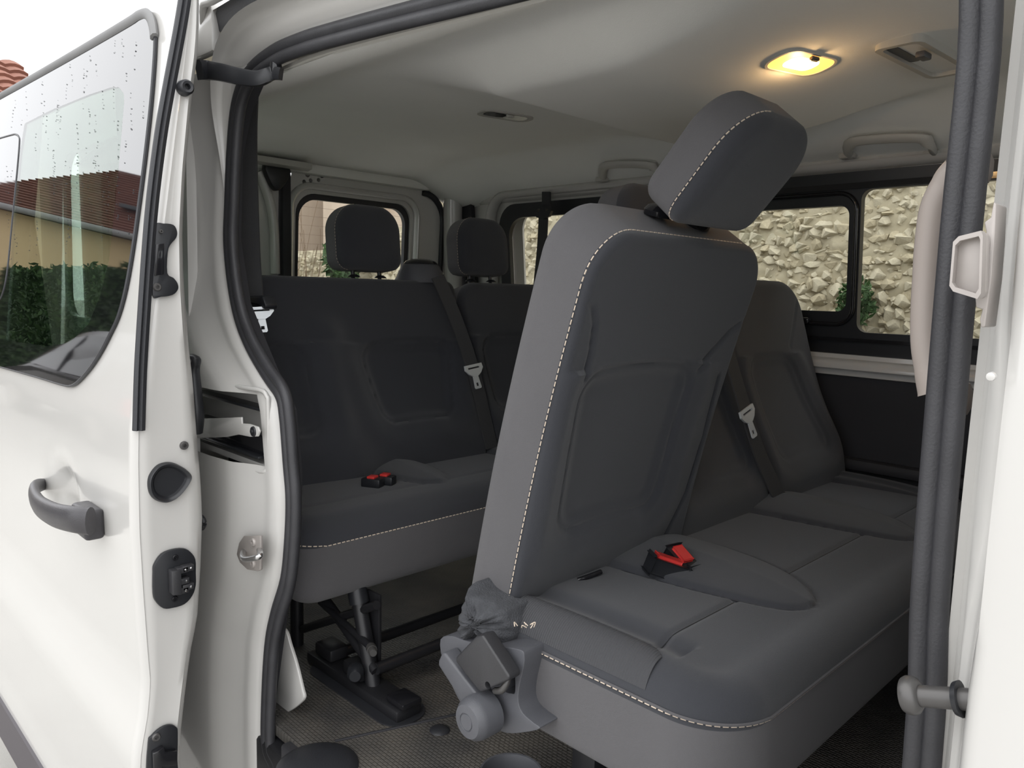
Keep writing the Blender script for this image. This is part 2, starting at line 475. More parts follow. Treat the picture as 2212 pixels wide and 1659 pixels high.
# cushion
def cush_sculpt(bols, seam_v, W, edge_roll=True, sides=True):
    def f(u, v):
        h = .012*np.cos(np.clip((v-.05)/.5, 0, 1)*math.pi/2)*0
        for (uc, hw, L) in bols:
            w = hw*np.sqrt(np.maximum(1e-6, 1-np.clip(v/L, 0, 1)**3.0)); sd = np.where(v < L, np.abs(u-uc)-w, np.hypot(np.abs(u-uc), v-L))
            ins = np.clip(1-np.abs(u-uc)/np.maximum(w, 1e-3), 0, 1)*(v < L)
            h = h+.030*np.sqrt(ins)*(1-.75*np.clip(v/L, 0, 1)**2)
            h = h-.004*np.exp(-(sd/.005)**2)
        inb = np.zeros(np.shape(u), bool)
        for (uc, hw, L) in bols: inb = inb | (np.abs(u-uc) < hw*np.sqrt(np.maximum(0, 1-np.clip(v/L, 0, 1)**3.0)))
        h = h-np.where(inb, 0, .0045*np.exp(-((v-seam_v-.02*(u*0))/.0045)**2)*(np.abs(u) < W/2-.055))
        if sides:
            e = W/2-np.abs(u)
            h = h-.012*np.exp(-((e-.085)/.02)**2)*(v < .36)      # dip inside the end bolster
            h = h-.004*np.exp(-((e-.062)/.004)**2)*(v < .33)
        h = h+.006*np.sin(np.clip(v/.42, 0, 1)*math.pi)-.010*sstep(v, .30, .48)
        return h
    return f
c2 = Shell((-.735, .90, .86), (0, 1, 0), (1, 0, 0), (0, 0, 1), 1.40, .482, .19, .10, .03, .058, .03,
           sculpt=cush_sculpt([(-.305, .125, .405), (.23, .120, .40), (.64, .07, .37)], .315, 1.40))
BOL2 = [(-.305, .125, .405), (.23, .120, .40), (.64, .07, .37)]
def in_bolster(u, v):
    r = np.zeros(np.shape(u), bool)
    for (uc, hw, L) in BOL2: r = r | ((np.abs(u-uc) < hw*np.sqrt(np.maximum(0, 1-np.clip(v/L, 0, 1)**3.0))) & (v < L))
    return r
cu = b2.add(c2.build('seat_cushion', ('fabric', 'fabric_side_lit'), .004, rim=0))
for (u0, u1) in ((-.645, -.405), (-.205, .135), (.33, .58)):
    sub(cu, tube('seam', [c2.at(u, .315, .0006) for u in np.linspace(u0, u1, 24)], .0011, 'rubber', 5))
for (uc, hw, L) in BOL2[:2]:
    ring = [(uc+sg*hw*math.sqrt(max(0, 1-(v/L)**3.0)), v) for sg, vs in ((-1, np.linspace(.06, L-.0005, 40)), (1, np.linspace(L-.0005, .06, 40))) for v in vs]
    sub(cu, tube('seam', [c2.at(u, v, .0004) for u, v in ring], .0010, 'rubber', 5))
sub(cu, stitches('stitching', c2.rim_path(['left', 'tl', 'top'], .0015), r=.0011))
# piping just under the stitching
sub(cu, tube('piping', [p+Vector((0, 0, .0035)) for p in c2.rim_path(['left', 'tl', 'top'], .0002)], .0022, 'fabric_side_lit', 6))
# ribbed end bolster strip facing the doorway
us = np.linspace(-.7+.004, -.7+.060, 12); vs_ = np.linspace(.035, .345, 40); Vr = []
for v in vs_:
    for k, u in enumerate(us):
        tt = max(0, (v-.30)/.045); ue = us[0]+(u-us[0])*math.sqrt(max(.02, 1-.55*tt*tt))
        Vr.append(tuple(c2.at(ue, v, .0016+.003*math.sin(math.pi*k/11))))
sub(cu, grid_mesh('side_bolster', Vr, len(vs_), len(us), 'fabric_rib', smooth=180, flip=True), 'ribbed fabric strip along the cushion end')
# backrest next to the doorway: tipped forward
U, V, D = axes(14.3)
ins = [(-.043, .158, -.035, .14, .195, .485)]
ln = [[(-.25, .594), (-.225, .585), (-.21, .56), (-.2, .51), (-.2, .47)], [(.125, .47), (.15, .495), (.2, .54), (.249, .566)], [(.17, .10), (.215, .2), (.225, .32), (.21, .45)]]
s2a = Shell((-.745, .475, .885), U, V, D, .50, .704, .128, .085, .05, .016, .045, bv=.026, sculpt=insert_sculpt(ins, ln, depth=.014, groove=.006),
            bend=lambda v: -.012*np.sin(np.clip(v/.715, 0, 1)*math.pi))
bk = b2.add(s2a.build('backrest', ('fabric', 'fabric_side_lit'), .0045, rim=0), 'tipped forward backrest with pale stitching')
sub(bk, stitches('stitching', s2a.rim_path(['left', 'tl', 'top'], .001)))
# its headrest
hr, hsh = headrest(b2, (-.523, .472, 1.590), 41, .232, .20, .088, 'dark headrest leaning forward with pale stitched side', res=.0045)
for (px, py, w) in ((1424, 457, 0), (1505, 483, 0)):
    q = P(px, py, 'x', -.560)
    g = lathe('headrest_guide', [(0, .012), (.012, .012), (.024, .008), (.030, 0), (.028, -.008), (0, -.008)], (0, 0, 0), (0, 0, 1), 'black_gloss', 24)
    g.rotation_euler = (0, math.radians(16), 0); g.scale = (.75, 1.0, 1); g.location = q
    b2.add(g)
    b2.add(tube('headrest_post', [q-Vector((0, 0, .01)), q+Vector((-.002, 0, .008)), Vector((-.520, q.y, q.z+.04))], .006, 'metal', 10))
# the two other backrests lean back
U, V, D = axes(-16)
D_ = np.array(D)
ins1 = [(0, .125, 0, .145, .12, .37)]
for (yc, W) in ((.905, .44), (1.355, .47)):
    O = np.array((-.69, yc, .95))-np.array(V)*.05-D_*.06
    sh = Shell(O, U, V, D, W, .64, .125, .10, .05, .03, .03,
               sculpt=insert_sculpt([(-.04 if yc > 1 else 0, .12, 0, .15, .15, .42)], [[(.09, .44), (.14, .5), (.2, .58)]]), bend=lambda v: .03*np.exp(-((v-.12)/.14)**2)-.012*v)
    b2.add(sh.build('backrest', ('fabric', 'fabric_side_lit'), .006, rim=.0))
    if yc < 1:
        mh, _ = headrest(b2, (-.90, .88, 1.525), -8, .27, .185, .09, stitch=False, res=.008)
        for s in (-.06, .06): b2.add(tube('headrest_post', [(-.875, .88+s, 1.46), (-.895, .88+s, 1.56)], .006, 'black_plastic', 8))
# buckles at the root of the first bolster
for (px0, py0, px1, py1, w) in ((1418, 1199, 1468, 1216, .013), (1462, 1183, 1487, 1212, .013)):
    a = P(px0, py0, 'z', 1.000); b = P(px1, py1, 'z', .984)
    d = (b-a).normalized(); sd_ = d.cross(Vector((0, 0, 1))).normalized(); up = sd_.cross(d)
    R = Matrix((d, sd_, up)).transposed()
    L = (b-a).length
    body = b2.add(box('buckle', (a+b)/2+d*.004-up*.0165, (L+.022, .029, .030), 'black_plastic', .005, 2, R))
    sub(body, box('buckle_button', (a+b)/2+up*.0015, (L, .020, .006), 'red_plastic', .0015, 2, R), 'red release button')
# black hinge bar showing between backrest and cushion
b2.add(tube('hinge_bar', [P(1248, 1253, 'z', .958), P(1272, 1245, 'z', .964), P(1298, 1235, 'z', .966)], .0045, 'black_gloss', 8))
# torn thread ends at the cushion's rear corners
bm = bmesh.new()
for (px, py) in ((1118, 1352), (1127, 1356), (1136, 1350), (1146, 1357), (1153, 1355), (1330, 1245), (1342, 1248), (1352, 1246)):
    q = P(px, py, 'z', .953); a = rng.uniform(0, 6.28)
    bm_sweep(bm, smooth_path([q, q+Vector((.005*math.cos(a), .005*math.sin(a), .006)), q+Vector((.008*math.cos(a+1), .008*math.sin(a+1), .002))], 4), circ(.0008, 4))
fo = finish(bm, 'frayed_thread', 'stitch', None, 0); fo['kind'] = 'stuff'; sub(cu, fo)
# felt flap covering the recliner hinge
def felt():
    out = [P(*p, 'y', .180) for p in ((1012, 1262), (1030, 1283), (1060, 1303), (1086, 1318), (1092, 1338), (1098, 1362), (1096, 1388), (1083, 1396), (1068, 1392), (1056, 1376), (1038, 1372), (1020, 1385), (1000, 1382), (990, 1360), (990, 1338), (1000, 1318), (1006, 1290))]
    out = smooth_path(out, 4, True); cen = sum(out, Vector())/len(out)
    bm = bmesh.new(); rings = []
    for k, (s, dy) in enumerate(((1, .055), (1, .012), (.97, .003), (.9, -.004), (.7, -.012), (.45, -.016), (.2, -.017))):
        rings.append([bm.verts.new(cen+(p-cen)*s+Vector((0, dy+.006*math.sin(i*.55+k)+.003*math.sin(i*1.9), 0))) for i, p in enumerate(out)])
    n = len(out)
    for A, B in zip(rings, rings[1:]):
        for i in range(n): bm.faces.new((A[i], A[(i+1) % n], B[(i+1) % n], B[i]))
    bm.faces.new(rings[-1]); bm.faces.new(rings[0][::-1])
    return finish(bm, 'hinge_felt', 'felt', None, 80)
b2.add(felt(), 'worn grey felt cover')
# recliner cover, lever, belt stalk
cov = [P(*p, 'y', .160) for p in ((951, 1381), (975, 1374), (1000, 1383), (1040, 1392), (1085, 1397), (1124, 1404), (1132, 1416), (1131, 1440), (1122, 1480), (1119, 1515), (1128, 1540), (1150, 1560), (1166, 1574), (1135, 1582), (1095, 1584), (1062, 1570), (1010, 1540), (975, 1480), (955, 1425))]
cover = b2.add(prism('recliner_cover', smooth_path(cov, 3, True), (0, .075, 0), 'grey_plastic', .009, 3), 'grey plastic recliner cover')
a, b = P(953, 1424, 'y', .130), P(1036, 1544, 'y', .130)
d = (b-a).normalized(); n_ = Vector((d.z, 0, -d.x))
lev = [a+n_*.016, a-d*.004+n_*.008, a-d*.005-n_*.010, a-n_*.016, a.lerp(b, .5)-n_*.019, b-n_*.024, b+n_*.024, a.lerp(b, .5)+n_*.019]
b2.add(prism('recliner_lever', lev, (0, .03, 0), 'grey_plastic', .008, 3))
kn = b2.add(lathe('lever_hub', [(0, .018), (.012, .018), (.0128, .0165), (.0138, .0165), (.0145, .018), (.026, .016), (.032, .008), (.034, 0), (.034, -.03), (0, -.03)], Vector((b.x+.002, .118, b.z)), (0, -1, 0), 'grey_plastic', 40))
# opening behind the buckle
hole = [P(*p, 'y', .150) for p in ((1082, 1434), (1092, 1432), (1101, 1447), (1103, 1498), (1095, 1503), (1080, 1496), (1076, 1460))]
cut(cover, prism('cutter', smooth_path(hole, 3, True), (0, .065, 0), 'grey_plastic', 0))        # open slot of the belt stalk
bk_o = [P(*p, 'y', .125) for p in ((1028, 1374), (1042, 1372), (1100, 1462), (1098, 1470), (1040, 1496), (1034, 1494), (984, 1430), (984, 1420))]
st = b2.add(prism('belt_stalk', bk_o, (0, .026, 0), 'buckle_black', .005, 3), 'black belt buckle stalk')
cut(st, lathe('cutter', [(0, .01), (.006, .01), (.006, -.022), (0, -.022)], P(1053, 1481, 'y', .1245), (0, -1, 0), 'buckle_black', 16))   # rivet hole
b2.add(tube('stalk_cable', smooth_path([P(1070, 1492, 'y', .14), P(1085, 1490, 'y', .135), P(1096, 1470, 'y', .14), P(1097, 1450, 'y', .15), P(1088, 1442, 'y', .165)], 5), .0055, 'steel_pin', 8))
# legs of the bench
for (y0, x0) in ((.33, -.58), (.33, -.30), (1.35, -.58), (1.35, -.30)):
    b2.add(box('leg', (x0, y0, .675), (.05, .035, .21), 'black_steel', .004))
for y0 in (.33, 1.35):
    b2.add(box('skid', (-.40, y0, .582), (.44, .06, .026), 'black_steel', .004))
b2.add(tube('cross_bar', [(-.42, .33, .62), (-.42, 1.35, .62)], .014, 'black_steel'))
b2.add(box('seat_pan', (-.49, .90, .772), (.40, 1.26, .03), 'black_steel', .008))

# =================================================================== THIRD ROW BENCH
b3 = Thing('bench_seat', (-1.4, .7, .57), 'dark grey three-place bench seat at the back under the rear windows', 'seat', 'passenger bench seats')
c3 = Shell((-1.56, .7475, .882), (0, 1, 0), (1, 0, 0), (0, 0, 1), 1.235, .375, .185, .06, .03, .055, .04,
           sculpt=cush_sculpt([(-.1775, .085, .29), (.2425, .085, .29)], .27, 1.235, sides=False))
cu3 = b3.add(c3.build('seat_cushion', ('fabric', 'fabric_side_lit'), .007, rim=0))
sub(cu3, stitches('stitching', c3.rim_path(['tl', 'top'], .0015), r=.0012))
U, V, D = axes(-16); V_ = np.array(V); D_ = np.array(D)
def row3_back(y0, y1, inserts, ridges, Rt):
    yc = (y0+y1)/2; O = np.array((-1.48, yc, .965))-V_*.03-D_*.06
    base = insert_sculpt([(a-yc, b, c-yc, d, v0+.03, v1+.03) for (a, b, c, d, v0, v1) in inserts], depth=.022, groove=.008)
    def f(u, v):
        h = base(u, v)
        for (yr, w, vt) in ridges:
            wv = w*(1+.8*np.clip((.45-v)/.45, 0, 1))
            h = h+.020*np.exp(-((u-(yr-yc))/wv)**2)*(1-sstep(v, vt-.06, vt+.02))
        return h
    sh = Shell(O, U, V, D, y1-y0, .575, .12, Rt, .03, .02, .03, sculpt=f, bend=lambda v: .025*np.exp(-((v-.08)/.12)**2))
    return b3.add(sh.build('backrest', ('fabric', 'fabric_side_lit'), .006, rim=0))
row3_back(.12, .912, [(.20, .165, .22, .15, .135, .365), (.695, .165, .695, .125, .135, .36)], [(.44, .045, .47)], .03)
row3_back(.918, 1.37, [(1.13, .15, 1.12, .13, .135, .37)], [], .085)
for (yc) in (.185, .633, 1.075):
    c = np.array((-1.70, yc, 1.505))
    headrest(b3, c, -6, .215, .185, .085, res=.007, stitch=True, sr=.0005)
    for s in (-.045, .045):
        b3.add(tube('headrest_post', [(-1.69, yc+s, 1.44), (-1.70, yc+s, 1.53)], .006, 'black_plastic', 8))
        b3.add(lathe('headrest_guide', [(0, .008), (.008, .008), (.016, .003), (.018, 0), (0, 0)], (-1.69, yc+s, 1.487), (0, 0, 1), 'black_plastic', 16))
# belt exit housing on the backrest shoulder
bh = b3.add(lathe('belt_housing', [(0, .060), (.030, .060), (.050, .056), (.060, .048), (.064, .036), (.066, .034), (.072, .018), (.082, .0), (0, 0)], (-1.69, .825, 1.478), (0, 0, 1), 'grey_plastic', 28), 'grey plastic belt outlet housing')
sub(bh, lathe('belt_housing_lid', [(0, .072), (.028, .070), (.045, .064), (.052, .056), (0, .056)], (-1.69, .825, 1.478), (0, 0, 1), 'black_gloss', 28))
for (px, py) in ((805, 1031), (832, 1026)):
    q = P(px, py, 'z', 1.003)
    bb = b3.add(box('buckle', q-Vector((0, 0, .012)), (.05, .03, .022), 'black_plastic', .004, 2, Matrix.Rotation(.5, 3, 'Z')))
    sub(bb, box('buckle_button', q+Vector((0, 0, .001)), (.020, .024, .006), 'red_plastic', .0015, 2, Matrix.Rotation(.5, 3, 'Z')), 'red release button')
# frame and floor tracks
for y0 in (.285, 1.15):
    b3.add(tube('leg', [(-1.150, y0, .592), (-1.222, y0, .815)], .017, 'black_steel', 16))
    b3.add(lathe('leg_sleeve', [(0, .05), (.022, .05), (.022, 0), (0, 0)], (-1.2055, y0, .764), (-.072, 0, .223), 'black_plastic', 16))
    b3.add(box('leg_plate', (-1.185, y0+.024, .69), (.05, .008, .2), 'black_steel', .002))
    tr = b3.add(box('floor_track', (-1.20, y0, .5845), (.36, .065, .027), 'black_steel', .006))
    sub(tr, box('track_lip', (-1.04, y0, .607), (.06, .05, .014), 'black_gloss', .004))
    for dx in (-.24, -.12): b3.add(box('track_bracket', (-1.08+dx, y0, .615), (.07, .05, .03), 'black_steel', .006))
    b3.add(tube('brace', [(-1.14, y0, .63), (-1.50, y0, .80)], .012, 'black_steel'))
    b3.add(tube('brace', [(-1.14, y0, .78), (-1.45, y0, .62)], .010, 'black_steel'))
    b3.add(tube('leg', [(-1.48, y0, .568), (-1.48, y0, .80)], .016, 'black_steel', 12))
b3.add(tube('cross_bar', [(-1.14, .285, .635), (-1.14, 1.15, .635)], .013, 'black_steel'))
b3.add(tube('cross_bar', [(-1.30, .285, .612), (-1.30, 1.15, .612)], .013, 'black_steel'))
q = P(790, 1408, 'y', .25)
pin = b3.add(lathe('track_bolt', [(0, .030), (.007, .030), (.009, .027), (.009, .014), (.011, .014), (.011, 0), (0, 0)], Vector((q.x-.01, q.y+.02, q.z)), (.9, -.4, 0), 'steel_pin', 16))
b3.add(tube('slide_rod', [Vector((q.x-.01, q.y+.02, q.z)), (-1.36, .28, q.z+.03)], .008, 'black_steel'))
b3.add(lathe('track_knob', [(0, .02), (.012, .02), (.018, .012), (.018, -.01), (0, -.01)], P(768, 1452, 'y', .25), (.8, -.6, 0), 'black_plastic', 18))
b3.add(box('seat_pan', (-1.40, .73, .805), (.26, 1.15, .03), 'black_steel', .008))

# =================================================================== SEAT BELTS
def ribbon(name, pts, w, m, side=(0, 1, 0), th=.0022):
    return sweep(name, smooth_path(pts, 8), [(th, w/2), (-th, w/2), (-th, -w/2), (th, -w/2)], m, ref=Vector(side).cross(Vector((0, 0, 1))) if False else (1, 0, 0))
def tongue(th, c, down, nrm, m='belt_steel', sc=1.0):
    """belt tongue: plate, bar slot and tip with a window"""
    down = Vector(down).normalized(); nrm = Vector(nrm).normalized(); sd_ = down.cross(nrm).normalized()
    def mp(a, b): return Vector(c)+sd_*(a*sc)+down*(b*sc)
    o = th.add(plate('tongue', [(-.034, -.012), (.034, -.012), (.036, .002), (.024, .016), (.010, .024), (-.010, .024), (-.024, .016), (-.036, .002)], [[(-.024, -.004), (.024, -.004), (.024, .001), (-.024, .001)]], mp, nrm*.005, m))
    sub(o, plate('tongue_tip', [(-.010, .022), (.010, .022), (.013, .058), (.010, .062), (-.010, .062), (-.013, .058)], [[(-.005, .044), (.005, .044), (.005, .054), (-.005, .054)]], mp, nrm*.003, 'belt_steel'))
    return o
# centre belt of the third row
pl = np.array((-1.48, 0, .965)); nn = np.array(D)
sb = Thing('seat_belt', (-1.5, .92, 1.0), 'grey belt webbing hanging across the rear bench from its shoulder outlet', 'seat belt', 'passenger seat belts')
up3 = .030
pts = [Pn(px, py, pl+nn*up3, nn) for (px, py) in ((950, 606), (985, 690), (1018, 785), (1040, 870), (1062, 968))]
pts[0] = pts[0]+Vector((-.01, 0, .012))
sb.add(ribbon('webbing', pts, .046, 'webbing'))
c = Pn(1022, 796, pl+nn*(up3+.004), nn)
tongue(sb, c, (pts[3]-pts[2]), nn)
# middle belt of the second row
pl2 = np.array((-.69, 0, .95)); up2 = .050
sb2 = Thing('seat_belt', (-.7, 1.2, .95), 'grey belt webbing across the second row beside the tipped forward backrest', 'seat belt', 'passenger seat belts')
pts = [Pn(px, py, pl2+nn*up2, nn) for (px, py) in ((1540, 640), (1585, 800), (1612, 890), (1645, 990), (1690, 1086))]
sb2.add(ribbon('webbing', pts, .046, 'webbing'))
tongue(sb2, Pn(1612, 892, pl2+nn*(up2+.004), nn), pts[3]-pts[2], nn)
# belt beside the door pillar
sb3 = Thing('seat_belt', (-1.30, .17, .62), 'dark belt hanging straight down just inside the door pillar seal', 'seat belt', 'passenger seat belts')
pts = [P(px, py, 'y', yv) for (px, py, yv) in ((537, 190, .145), (534, 300, .15), (537, 430, .155), (542, 560, .165), (548, 640, .165), (556, 760, .17), (572, 880, .165))]
pts = [pts[0]+Vector((0, 0, .03))]+pts+[Vector((pts[-1].x-.01, .112, pts[-1].z-.07))]
sb3.add(sweep('webbing', smooth_path(pts, 6), [(.0025, .022), (-.0025, .022), (-.0025, -.022), (.0025, -.022)], 'webbing', ref=(.6, -.8, 0)))
q = P(556, 652, 'y', .15)
sb3.add(prism('belt_stop', [q+Vector((-.04, 0, .012)), q+Vector((.02, 0, .014)), q+Vector((.035, 0, -.006)), q+Vector((.03, 0, -.016)), q+Vector((.0, 0, -.006)), q+Vector((-.04, 0, -.004))], (0, .03, 0), 'black_plastic', .004), 'black plastic belt stop')
tongue(sb3, P(563, 672, 'y', .15), (.06, 0, -.26), (.95, -.3, .15), sc=.75)
# left rear belt hanging from its roof anchor in front of the quarter window
sb4 = Thing('seat_belt', (-1.95, 1.53, .9), 'black belt and pillar loop hanging in front of the rear quarter window', 'seat belt', 'passenger seat belts')
LW0 = (0, 1.545, 1.7); LWN = (0, 1, .1)
sb4.add(sweep('webbing', smooth_path([Pn(px, py, LW0, LWN) for (px, py) in ((1174, 470), (1170, 540), (1160, 640), (1150, 760))]+[Vector((-2.02, 1.60, .95)), Vector((-2.0, 1.62, .58))], 6), [(.002, .024), (-.002, .024), (-.002, -.024), (.002, -.024)], 'webbing', ref=(0, 1, 0)))
def lwm(px, py): return Pn(px, py, (0, 1.54, 1.7), LWN)
sb4.add(plate('belt_loop', [(1158, 458), (1162, 448), (1190, 446), (1195, 456), (1190, 468), (1176, 474), (1163, 470)], [[(1165, 453), (1170, 452), (1172, 458), (1164, 459)], [(1183, 451), (1188, 452), (1188, 457), (1182, 458)]], lwm, (0, -.012, 0), 'black_plastic'))
sb4.add(prism('anchor_strap', [lwm(1170, 414), lwm(1187, 414), lwm(1187, 452), (lwm(1170, 452))], (0, .01, 0), 'dark_trim', .002))

# =================================================================== THE VAN SHELL
van = Thing('van', (-.8, .85, 0.0), 'white van body seen through its open side doorway', 'van')
YS = .06                                  # plane of the door seal
SEAL_C = [P(px, py, 'y', YS) for (px, py) in ((1300, -75), (1060, -12), (860, 38), (720, 75), (650, 96), (590, 122), (540, 165), (515, 230), (505, 330), (500, 450), (498, 520), (505, 600), (520, 680), (545, 745), (580, 805), (610, 850), (620, 900), (628, 1000), (634, 1080), (631, 1170), (622, 1255), (600, 1330), (587, 1400), (580, 1520), (580, 1610))]
seal_loop = SEAL_C + [Vector((-1.165, YS, .50)), Vector((-1.10, YS, .47)), Vector((-.6, YS, .465)), Vector((-.12, YS, .47)), Vector((-.02, YS, .50)), Vector((-.004, YS, .60)), Vector((-.004, YS, 1.06)), Vector((-.010, YS, 1.21)), Vector((-.012, YS, 1.37)), Vector((-.013, YS, 1.52)), Vector((-.013, YS, 1.68)), Vector((-.03, YS, 1.76)), Vector((-.09, YS, 1.80)), Vector((-.22, YS, 1.815))]
loop = smooth_path(seal_loop, 5, True)
# two-lobed rubber profile (n is in the opening plane, b across it)
def bulb(c, r, a0, a1, n=7): return [(r*math.sin(math.radians(a0+(a1-a0)*i/n)), c+r*math.cos(math.radians(a0+(a1-a0)*i/n))) for i in range(n+1)]
prof = bulb(.0095, .011, 150, -150, 10)+bulb(-.0095, .011, -30, -330, 10)
seal = van.add(sweep('door_seal', loop, prof, 'rubber_worn', ref=(0, 1, 0), closed=True, scale=[float(np.interp(p.x, [-1.0, -.1], [.95, .76])) for p in loop]), 'black rubber door seal')

# near body side: door pillar behind the opening
def interp_seal(z):
    zs = [p.z for p in SEAL_C[5:]][::-1]; xs = [p.x for p in SEAL_C[5:]][::-1]
    return float(np.interp(z, zs, xs))
zs = sorted(set([round(v, 4) for v in np.linspace(.40, 1.862, 90)]+[1.118, 1.252]))
ds = [0, .006, .012, .020, .030, .042, .052, .062, .075, .09, .11, .13, .15, .18, .22, .27, .33]
ys = [.062, .066, .060, .050, .043, .040, .040, .038, .034, .028, .018, .008, .004, .002, 0, 0, 0]
Vv = []
for z in zs:
    xs_ = interp_seal(z)-.012
    for d, y in zip(ds, ys):
        Vv.append((xs_-d, y+.02*max(0, z-1.3), z))
i0 = zs.index(1.118); i1 = zs.index(1.252); j0 = ds.index(.052)
van.add(grid_mesh('door_pillar', Vv, len(zs), len(ds), 'paint_inner', smooth=60, skip=lambda i, j: i0 <= i < i1 and j >= j0), 'white painted door pillar')
# rail pocket: walls of the recess and the raised rim round it
xa = interp_seal(1.19)-.012-.052
def ring_rail(pts, r, nm, m): return van.add(sweep(nm, pts, circ(r, 8), m, ref=(0, 1, 0)))
bm = bmesh.new()
bm_box(bm, ((xa-1.5)/2, .080, 1.185), (1.5+xa, .01, .145)); bm_box(bm, ((xa-1.5)/2, .066, 1.258), (1.5+xa, .042, .012)); bm_box(bm, ((xa-1.5)/2, .066, 1.112), (1.5+xa, .042, .012)); bm_box(bm, (xa+.006, .066, 1.185), (.012, .042, .14))
van.add(finish(bm, 'rail_pocket', 'paint_inner', None, 30))
ring_rail(smooth_path([(-1.45, .0, 1.262), (xa-.06, .030, 1.262), (xa+.0, .040, 1.262), (xa+.014, .044, 1.252), (xa+.017, .045, 1.235), (xa+.017, .045, 1.13), (xa+.012, .044, 1.114), (xa-.0, .040, 1.106), (xa-.06, .030, 1.106), (-1.45, .0, 1.106)], 5), .0045, 'pocket_rim', 'paint_inner')
trk = van.add(box('slide_rail', ((xa-1.5)/2-.006, .066, 1.150), (1.5+xa-.022, .03, .040), 'black_gloss', .003), 'black door slide rail')
sub(trk, box('rail_lip', ((xa-1.5)/2-.002, .044, 1.131), (1.5+xa-.012, .016, .005), 'black_plastic', .001))
sub(trk, box('rail_lip', ((xa-1.5)/2-.002, .060, 1.222), (1.5+xa-.012, .03, .006), 'black_plastic', .001))
# rest of the near side behind the door, with the quarter window
def near_map(x, z): return Vector((x, .002+.02*max(0, z-1.3), z))
van.add(plate('side_panel', [(-1.42, .32), (-1.42, 1.98), (-2.50, 1.98), (-2.50, .32)][::-1], [rr(-2.25, 1.36, -1.52, 1.80, .07)], near_map, (0, .02, 0), 'paint'))
van.add(plate('quarter_glass', rr(-2.26, 1.35, -1.51, 1.81, .07), [], lambda x, z: near_map(x, z)+Vector((0, .008, 0)), (0, .004, 0), 'glass'))
van.add(plate('inner_side_trim', [(-1.42, .57), (-1.42, 1.84), (-2.42, 1.84), (-2.42, .57)][::-1], [rr(-2.23, 1.38, -1.54, 1.78, .07)], lambda x, z: Vector((x, .10, z)), (0, .015, 0), 'paint_inner'))
van.add(plate('pillar_trim', [(-1.42, .57), (-1.26, .57), (-1.20, .8), (-1.15, .95), (-1.14, 1.1), (-1.16, 1.22), (-1.24, 1.30), (-1.345, 1.42), (-1.385, 1.55), (-1.37, 1.72), (-1.33, 1.80), (-1.26, 1.862), (-1.42, 1.862)], [], lambda x, z: Vector((x, .090, z)), (0, .02, 0), 'dark_trim'))
# white flange that runs round the doorway
fl_path = smooth_path(seal_loop[:25], 5)
def flange(name, pts, m):
    bm = bmesh.new(); rings = []
    N = len(pts); secf = [(.010, .064), (.018, .068), (.026, .062), (.033, .052), (.041, .046), (.049, .041), (.056, .032), (.061, .018), (.063, .0)]
    for i, p in enumerate(pts):
        t = pts[min(i+1, N-1)]-pts[max(i-1, 0)]; t.normalize(); o = Vector((t.z, 0, -t.x))
        if o.dot(Vector((-.6, 0, 1.2))-p) > 0 and False: pass
        c = Vector((-.55, 0, 1.2)); o = o if o.dot(p-c) > 0 else -o
        k = 1-float(sstep(np.array(float(i)), N-26, N-2))
        rings.append([bm.verts.new(Vector((p.x, 0, p.z))+o*(.010+(a-.010)*k)+Vector((0, .060+(b-.060)*k, 0))) for a, b in secf])
    for A, B in zip(rings, rings[1:]):
        for j in range(len(secf)-1): bm.faces.new((A[j], A[j+1], B[j+1], B[j]))
    return finish(bm, name, m, None, 70)
top_path = smooth_path([Vector((-.03, YS, 1.80)), Vector((-.22, YS, 1.815))]+seal_loop[0:11], 5)
van.add(flange('roof_side_rail', top_path, 'paint_inner'), 'white roof rail over the doorway')
def hz(x):       # the header follows the top run of the seal
    xs0 = [-1.42, -1.234, -1.144, -1.048, -.946, -.773, -.577, -.396, -.2, .1]; z0 = [1.845, 1.858, 1.864, 1.866, 1.861, 1.849, 1.833, 1.821, 1.815, 1.81]
    return float(np.interp(x, xs0, z0))-1.866
gx = [-1.335, -1.30, -1.2, -1.1, -1.0, -.8, -.6, -.4, -.2, .1]
def gz(x): return 1.866+float(np.interp(x, [-1.42, -1.1, -.946, -.577, -.2, .1], [.010, .004, -.005, -.033, -.051, -.056]))
van.add(sweep('gutter_channel', [Vector((x, .050, gz(x)+.080)) for x in gx], [(.024, .022), (-.022, .012), (-.022, -.02), (.024, -.02)], 'rubber', ref=(0, 0, 1), scale=[.5, .9]+[1]*8), 'dark door rail channel')
van.add(sweep('gutter_edge', smooth_path([Vector((-1.37, .034, gz(-1.37)+.085))]+[Vector((x, .018, gz(x)+.110)) for x in gx], 3), circ(.009, 8, .008), 'paint_inner', ref=(0, 0, 1)), 'white lip of the roof gutter')
van.add(box('roof_corner_plate', (-1.385, .036, 1.945), (.13, .02, .09), 'paint_inner', .006))
# outer roof
bm = bmesh.new(); prev = None
for y, z in ((0.03, 1.975), (.06, 2.005), (.15, 2.03), (.45, 2.05), (.85, 2.055), (1.3, 2.05), (1.58, 2.03), (1.67, 2.0), (1.70, 1.95)):
    a = bm.verts.new((-2.50, y, z)); b = bm.verts.new((.80, y, z))
    if prev: bm.faces.new((prev[0], prev[1], b, a))
    prev = (a, b)
van.add(finish(bm, 'roof_panel', 'paint'))
